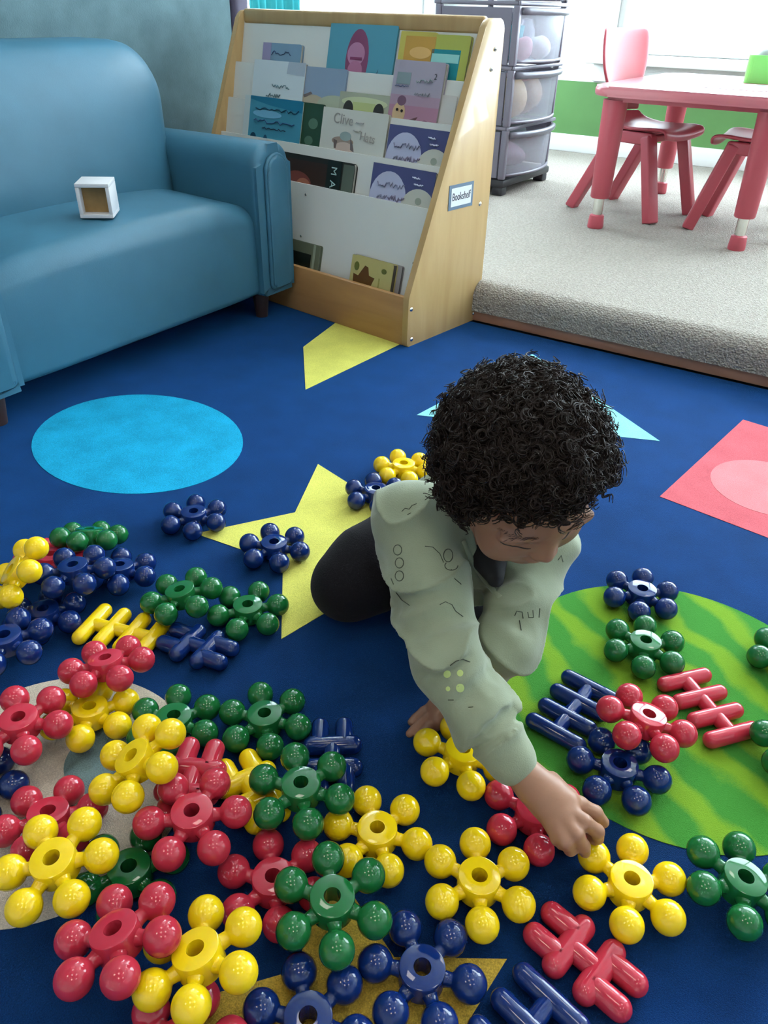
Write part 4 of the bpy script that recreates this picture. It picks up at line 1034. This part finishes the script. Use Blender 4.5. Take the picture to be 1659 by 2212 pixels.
# ---- sweatshirt
T = Field((-.14, .47, .0), (.34, 1.06, .40), .0026)
T.chain([NB+V3(-.004, .012, -.012), CH, BELLY+V3(.0, .015, .005)], [.060, .076, .080], .03)
T.ell(CH+V3(.0, .0, .0), (V3(1, 0, 0), V3(0, 1, 0), V3(0, 0, 1)), (.090, .080, .074), .03)
T.ell(PEL+V3(.0, -.012, .012), (V3(1, 0, 0), V3(0, 1, 0), V3(0, 0, 1)), (.085, .074, .064), .03)
T.chain([NB+V3(-.02, .008, -.012), S_R, EL_R+(S_R-EL_R)*.45, EL_R, EL_R+(WR_R-EL_R)*.55, WR_R+(EL_R-WR_R)*.12], [.048, .048, .042, .0375, .034, .0275], .02)
T.chain([NB+V3(.02, .008, -.014), S_L, EL_L, EL_L+(WR_L-EL_L)*.6, WR_L+(EL_L-WR_L)*.10], [.044, .042, .034, .030, .026], .02)
# cuffs
dR = (WR_R-EL_R)/np.linalg.norm(WR_R-EL_R); dL = (WR_L-EL_L)/np.linalg.norm(WR_L-EL_L)
T.cone(WR_R-dR*.034, WR_R-dR*.006, .0275, .0262, .004); T.cone(WR_L-dL*.028, WR_L-dL*.006, .0265, .025, .004)
def ringcut(c0, d, r, w_):
    s_ = np.cross(d, V3(0, 0, 1)); s_ /= np.linalg.norm(s_); u_ = np.cross(s_, d)
    pts = [c0+r*(math.cos(a)*s_+math.sin(a)*u_) for a in np.linspace(0, 2*math.pi, 19)]; T.chain(pts, [w_]*19, .007, 's')
ringcut(WR_R-dR*.038, dR, .0322, .0024); ringcut(WR_L-dL*.032, dL, .0302, .0024)
# folds: soft grooves across the sleeves, at the armhole and over the belly
def groove(p, q, r, k=.010): T.cone(p, q, r, r*.6, k, 's')
def armpt(f, ang, r, a, b):
    d = (b-a)/np.linalg.norm(b-a); s_ = np.cross(d, V3(0, 0, 1)); s_ /= np.linalg.norm(s_); u_ = np.cross(s_, d)
    return a+(b-a)*f+r*(math.cos(ang)*s_+math.sin(ang)*u_)
for (a, b, f0, f1, r, a0, a1, gr_) in ((S_R, EL_R, .55, .66, .050, -.6, 1.6, .0075), (S_R, EL_R, .82, .78, .046, .2, 2.6, .0060), (EL_R, WR_R, .12, .05, .045, -.4, 1.5, .0055), (EL_R, WR_R, .34, .26, .041, .6, 2.8, .0050), (EL_R, WR_R, .70, .62, .034, -.3, 2.2, .0045), (S_L, EL_L, .45, .6, .048, .0, 2.2, .006), (S_L, EL_L, .8, .9, .045, .2, 2.4, .006), (EL_L, WR_L, .3, .2, .042, 0, 2.5, .006)):
    pts = [armpt(f0+(f1-f0)*t, a0+(a1-a0)*t, r, a, b) for t in np.linspace(0, 1, 5)]
    T.chain(pts, [gr_*.5, gr_, gr_*1.15, gr_, gr_*.5], .012, 's')
# neck opening
nd = hd(0, .035, -.10)-NECK; nd = (NECK-NB)/np.linalg.norm(NECK-NB)
NO = NB+(NECK-NB)*.35
T.cone(NO+nd*.0, NO+nd*.09, .036, .052, .006, 's')
fr_ = g*.5-hh_*.75; fr_ /= np.linalg.norm(fr_)
vn = at(1076, 1276, .862)
T.chain([NO+nd*.012, vn], [.030, .007], .006, 's')
Vt, Qt = T.mesh(); Vt = smooth_mesh(Vt, Qt, 3)
fn = np.cross(Vt[Qt[:, 2]]-Vt[Qt[:, 0]], Vt[Qt[:, 3]]-Vt[Qt[:, 1]]); vn_ = np.zeros_like(Vt)
for k in range(4):
    for c_ in range(3): vn_[:, c_] += np.bincount(Qt[:, k], weights=fn[:, c_], minlength=len(Vt))
vn_ /= np.linalg.norm(vn_, axis=1)[:, None]+1e-12
dsp = np.array([(1-abs(noise.noise(Vector((p[0]*11, p[1]*11+2*p[2], p[2]*19)))))**6*.0085+noise.noise(Vector(p*26))*.0018-.003 for p in Vt])
wr_d = np.minimum(np.linalg.norm(Vt-WR_R, axis=1), np.linalg.norm(Vt-WR_L, axis=1)); dsp *= np.clip((wr_d-.02)/.04, 0, 1)
Vt = Vt+vn_*dsp[:, None]
M_sweat = mat('sage_fleece', (0.285, 0.315, 0.215), rough=.9, spec=.2, var=.06, vscale=20, bump=.35, bscale=700, bdist=.0008, sheen=.3)
sh = np_obj('sweatshirt', Vt, Qt, M_sweat, kid)
sh_bvh = BVHTree.FromPolygons([Vector(p) for p in Vt], [tuple(int(i) for i in q) for q in Qt])
# collar band round the neck opening
def ring_on(bvh, cen, axis, r0, n=40, lift=.0):
    axis = axis/np.linalg.norm(axis); s_ = np.cross(axis, V3(1, 0, .2)); s_ /= np.linalg.norm(s_); u_ = np.cross(axis, s_); out = []
    for i in range(n):
        a = 2*math.pi*i/n; out.append(cen+r0*(math.cos(a)*s_+math.sin(a)*u_))
    return out
def cast0(u, v, lift):
    d_ = Vector(ray(u, v)).normalized(); hit = sh_bvh.ray_cast(Vector(_C), d_, 3.0)
    return None if hit[0] is None else np.array(hit[0])+np.array(hit[1])*lift
def band(uvs, w_, name):
    P_ = [cast0(u, v, .0004) for u, v in uvs]; P_ = [q for q in P_ if q is not None]
    if len(P_) < 3: return
    P2 = [P_[0]]
    for q in P_[1:]:
        if np.linalg.norm(q-P2[-1]) < .04: P2.append(q)
    for _ in range(2): P2 = [P2[0]]+[(P2[i-1]+2*P2[i]+P2[i+1])/4 for i in range(1, len(P2)-1)]+[P2[-1]]
    tubeo(name, P2, [w_]*len(P2), M_sweat, kid, sides=10)
band([(1000, 1168), (1008, 1190), (1017, 1208), (1028, 1226), (1040, 1244), (1052, 1262), (1066, 1278), (1080, 1290)], .0032, 'collar')
# black undershirt showing in the opening
M_tee = mat('black_knit', (0.010, 0.009, 0.011), rough=.9)
U_ = Field((-.02, .62, .10), (.26, .90, .36), .003)
U_.chain([NB+V3(0, .01, -.02), NB+(NECK-NB)*.30], [.046, .036], .01); U_.chain([NB+V3(.0, -.005, -.015), vn+(NB-vn)*.16], [.038, .010], .012)
Vu, Qu = U_.mesh(); Vu = smooth_mesh(Vu, Qu, 2); np_obj('undershirt', Vu, Qu, M_tee, kid)

# ---- trousers
Pn = Field((-.16, .72, -.001), (.26, 1.13, .20), .003)
Pn.ell(PEL, (V3(1, 0, 0), V3(0, 1, 0), V3(0, 0, 1)), (.098, .082, .070), .02)
Pn.chain([HIP_R+V3(0, -.01, .0), HIP_R+(KN_R-HIP_R)*.6, KN_R], [.066, .060, .046], .03); Pn.chain([KN_R+V3(.005, .005, -.004), V3(-.02, .95, .034), AN_R], [.042, .036, .030], .02)
Pn.ell(KN_R+V3(.012, .004, .002), (V3(1, 0, 0), V3(0, 1, 0), V3(0, 0, 1)), (.044, .048, .046), .02)
Pn.chain([HIP_L, KN_L], [.064, .044], .02); Pn.chain([KN_L, V3(.13, .93, .034), AN_L], [.040, .034, .028], .02)
Pn.v = np.maximum(Pn.v, (.002-(Pn.lo[2]+Pn.h*np.arange(Pn.n[2])))[None, None, :].astype(np.float32))
Vp, Qp = Pn.mesh(); Vp = smooth_mesh(Vp, Qp, 2)
np_obj('trousers', Vp, Qp, mat('black_fleece', (0.0085, 0.0075, 0.010), rough=.95, spec=.15, bump=.5, bscale=600, bdist=.001, sheen=.05), kid)
for (an, dd_) in ((AN_R, V3(.01, .05, -.012)), (AN_L, V3(.01, .05, -.012))):
    K = Field(an+V3(-.05, -.04, -.031), an+V3(.06, .11, .04), .003); K.chain([an, an+dd_*.9], [.027, .022], .01); K.chain([an+dd_*.2, an+dd_*1.2], [.024, .019], .01)
    K.v = np.maximum(K.v, (.002-(K.lo[2]+K.h*np.arange(K.n[2])))[None, None, :].astype(np.float32))
    Vk, Qk = K.mesh(); np_obj('sock', Vk, Qk, mat('grey_sock', (.25, .25, .27), rough=.9), kid)

# ---- lashes and brows
M_lash = mat('lash', (0.018, 0.010, 0.008), rough=.6); M_hair = mat('hair_dark', (0.022, 0.0135, 0.011), rough=.55, spec=.3)
bd_bvh = BVHTree.FromPolygons([Vector(p) for p in Vb], [tuple(int(i) for i in q) for q in Qb])
def stick(bvh, p, d, lift=.0004):
    hit = bvh.ray_cast(Vector(p), Vector(d), .3)
    return None if hit[0] is None else np.array(hit[0])+np.array(hit[1])*lift
for s in (-1, 1):
    v = []; f = []
    P_ = [stick(bd_bvh, hd(s*.031+x, .16, -.0235-.003*(1-(x/.014)**2)), -g, .0003) for x in np.linspace(-.0135, .0135, 11)]
    P_ = [p for p in P_ if p is not None]
    if len(P_) > 2: tube_vf(P_, [.0003]+[.0007]*(len(P_)-2)+[.0003], 5, v, f); from_py('eyelashes', v, f, M_lash, kid)
    v = []; f = []
    for x in np.linspace(-.016, .017, 60):
        p = stick(bd_bvh, hd(s*(.031+x), .16, .0005+.004*(1-((x-.003)/.02)**2)+RNG.normal()*.0013), -g, .0001)
        if p is None: continue
        tube_vf([p, p+l*s*.004+hh_*.0016+g*.0006], [.00028, .0001], 3, v, f)
    if v: from_py('eyebrow', v, f, mat('brow_hair', (0.05, 0.024, 0.016), rough=.7), kid)

# ---- curly hair: a rough cap and some thousands of coils growing from it
def hairline(phi):     # lowest allowed height (unit) by azimuth from the front
    if phi < .80: return .38
    if phi < 1.30: return .38-(phi-.80)/.5*.82
    return -.60
SK = (.0685, .083, .074); SC = hd(0, -.004, .010)
def on_skull(n, off): return SC+l*(n[0]*(SK[0]+off))+g*(n[1]*(SK[1]+off))+hh_*(n[2]*(SK[2]+off))
hv = []; hf = []; NU, NV = 72, 40; gi = {}
for j in range(NV+1):
    th_ = math.pi*.72*j/NV
    for i in range(NU):
        a = 2*math.pi*i/NU; n = (math.sin(th_)*math.sin(a), math.sin(th_)*math.cos(a), math.cos(th_))
        phi = abs(((a+math.pi) % (2*math.pi))-math.pi); lim = hairline(phi)
        edge = max(0, min(1, (n[2]-lim+.02)/.16))
        off = -.004+(.017+.005*noise.noise(Vector(n)*5)+.006*noise.noise(Vector(n)*13))*edge
        gi[(i, j)] = len(hv); hv.append(on_skull(n, off))
for j in range(NV):
    for i in range(NU): hf.append((gi[(i, j)], gi[(i, j+1)], gi[((i+1) % NU, j+1)], gi[((i+1) % NU, j)]))
rs = np.random.default_rng(5); cnt = 0; tries = 0
while cnt < 1650 and tries < 30000:
    tries += 1
    n = rs.normal(size=3); n /= np.linalg.norm(n); phi = math.atan2(abs(n[0]), n[1])
    if n[2] < hairline(phi)+.03*rs.random(): continue
    cnt += 1
    root = on_skull(n, .007+.005*rs.random()); N_ = l*n[0]+g*n[1]+hh_*n[2]; N_ /= np.linalg.norm(N_)
    tn = rs.normal(size=3); tn -= N_*(tn@N_); tn /= np.linalg.norm(tn)
    edge = n[2]-hairline(phi)
    Lc = (.012+.013*rs.random())*(1 if edge > .25 else .70); d = N_*.85+tn*(.95*rs.random())-V3(0, 0, .10); d /= np.linalg.norm(d)
    a_ = np.cross(d, tn+N_*.3); a_ /= np.linalg.norm(a_); b_ = np.cross(d, a_)
    R_ = .0034+.0032*rs.random(); turns = 1.5+1.2*rs.random(); ph = rs.random()*6.28; sg = 1 if rs.random() < .5 else -1
    K_ = 20
    for strand in range(4):
        o_ = rs.normal(size=3)*.0011; dph = rs.normal()*.35; Ls = Lc*(.8+.35*rs.random()); path = []
        for k in range(K_):
            t = k/(K_-1); rr = R_*(.5+.5*min(1, t*3))*(1-.15*strand/3)
            path.append(root+o_+d*(Ls*t)-V3(0, 0, .004)*t*t+rr*(math.cos(ph+dph+sg*turns*6.28*t)*a_+math.sin(ph+dph+sg*turns*6.28*t)*b_))
        w0 = .00060+.0005*rs.random(); tube_vf(path, [w0*(1-.5*k/(K_-1)) for k in range(K_)], 3, hv, hf, cap=False)
ho = from_py('hair', hv, hf, M_hair, kid); ho['label'] = 'dark brown tight curls'

# ---- line print on the sweatshirt: little circles and doodles lying on the cloth
M_print = mat('print_line', (0.055, 0.065, 0.045), rough=.8); M_dot = mat('print_dot', (0.52, 0.62, 0.22), rough=.8)
def cast(u, v, lift=.0002):
    d = Vector(ray(u, v)).normalized(); hit = sh_bvh.ray_cast(Vector(_C), d, 3.0)
    return None if hit[0] is None else np.array(hit[0])+np.array(hit[1])*lift
pv_ = []; pf_ = []
def doodle(uvs, r=.00055):
    P_ = [cast(u, v) for u, v in uvs]; P_ = [p for p in P_ if p is not None]
    if len(P_) < 2: return
    seg = [P_[0]]
    for p in P_[1:]:
        if np.linalg.norm(p-seg[-1]) > .02:
            if len(seg) > 1: tube_vf(seg, r, 4, pv_, pf_)
            seg = [p]
        else: seg.append(p)
    if len(seg) > 1: tube_vf(seg, r, 4, pv_, pf_)
def ringd(u, v, a, b, n=16, f=1.0): doodle([(u+a*math.cos(t), v+b*math.sin(t)) for t in np.linspace(0, 2*math.pi*f, n)])
for (u, v) in ((859, 1188), (863, 1216), (863, 1244)): ringd(u, v, 9, 11)
ringd(968, 1200, 10, 14); ringd(975, 1222, 14, 10, f=.6); doodle([(918, 1180), (935, 1182), (950, 1196), (958, 1215)]); doodle([(975, 1230), (982, 1250), (996, 1262)])
doodle([(868, 1105), (875, 1098), (884, 1100), (890, 1092), (900, 1088)]); doodle([(880, 1112), (888, 1108)]); doodle([(918, 1080), (928, 1074)])
doodle([(845, 1250), (850, 1262), (856, 1280), (868, 1296), (885, 1308)]); doodle([(950, 1306), (962, 1300), (976, 1306), (984, 1320), (1000, 1332)])
doodle([(1112, 1330), (1116, 1320), (1128, 1322), (1130, 1336)]); doodle([(1140, 1322), (1142, 1334), (1152, 1334), (1151, 1318)]); doodle([(1166, 1314), (1164, 1334)]); doodle([(1122, 1340), (1126, 1362)])
doodle([(972, 1438), (985, 1428), (1000, 1424), (1015, 1430)]); doodle([(968, 1512), (980, 1512)]); doodle([(1012, 1528), (1022, 1527)])
doodle([(1105, 1195), (1110, 1210)]); doodle([(1205, 1210), (1212, 1200), (1216, 1214)])
if pv_: from_py('line_print', pv_, pf_, M_print, sh)
for (u, v, a) in ((966, 1456, 8), (994, 1454, 7), (994, 1486, 9), (968, 1488, 5)):
    c0 = cast(u, v, .0003); R0 = [cast(u+a*math.cos(t), v+a*1.05*math.sin(t), .0003) for t in np.linspace(0, 6.283, 14, endpoint=False)]
    if c0 is None or any(p is None for p in R0): continue
    from_py('print_dot', [c0]+R0, [(0, 1+k, 1+(k+1) % 14) for k in range(14)], M_dot, sh)
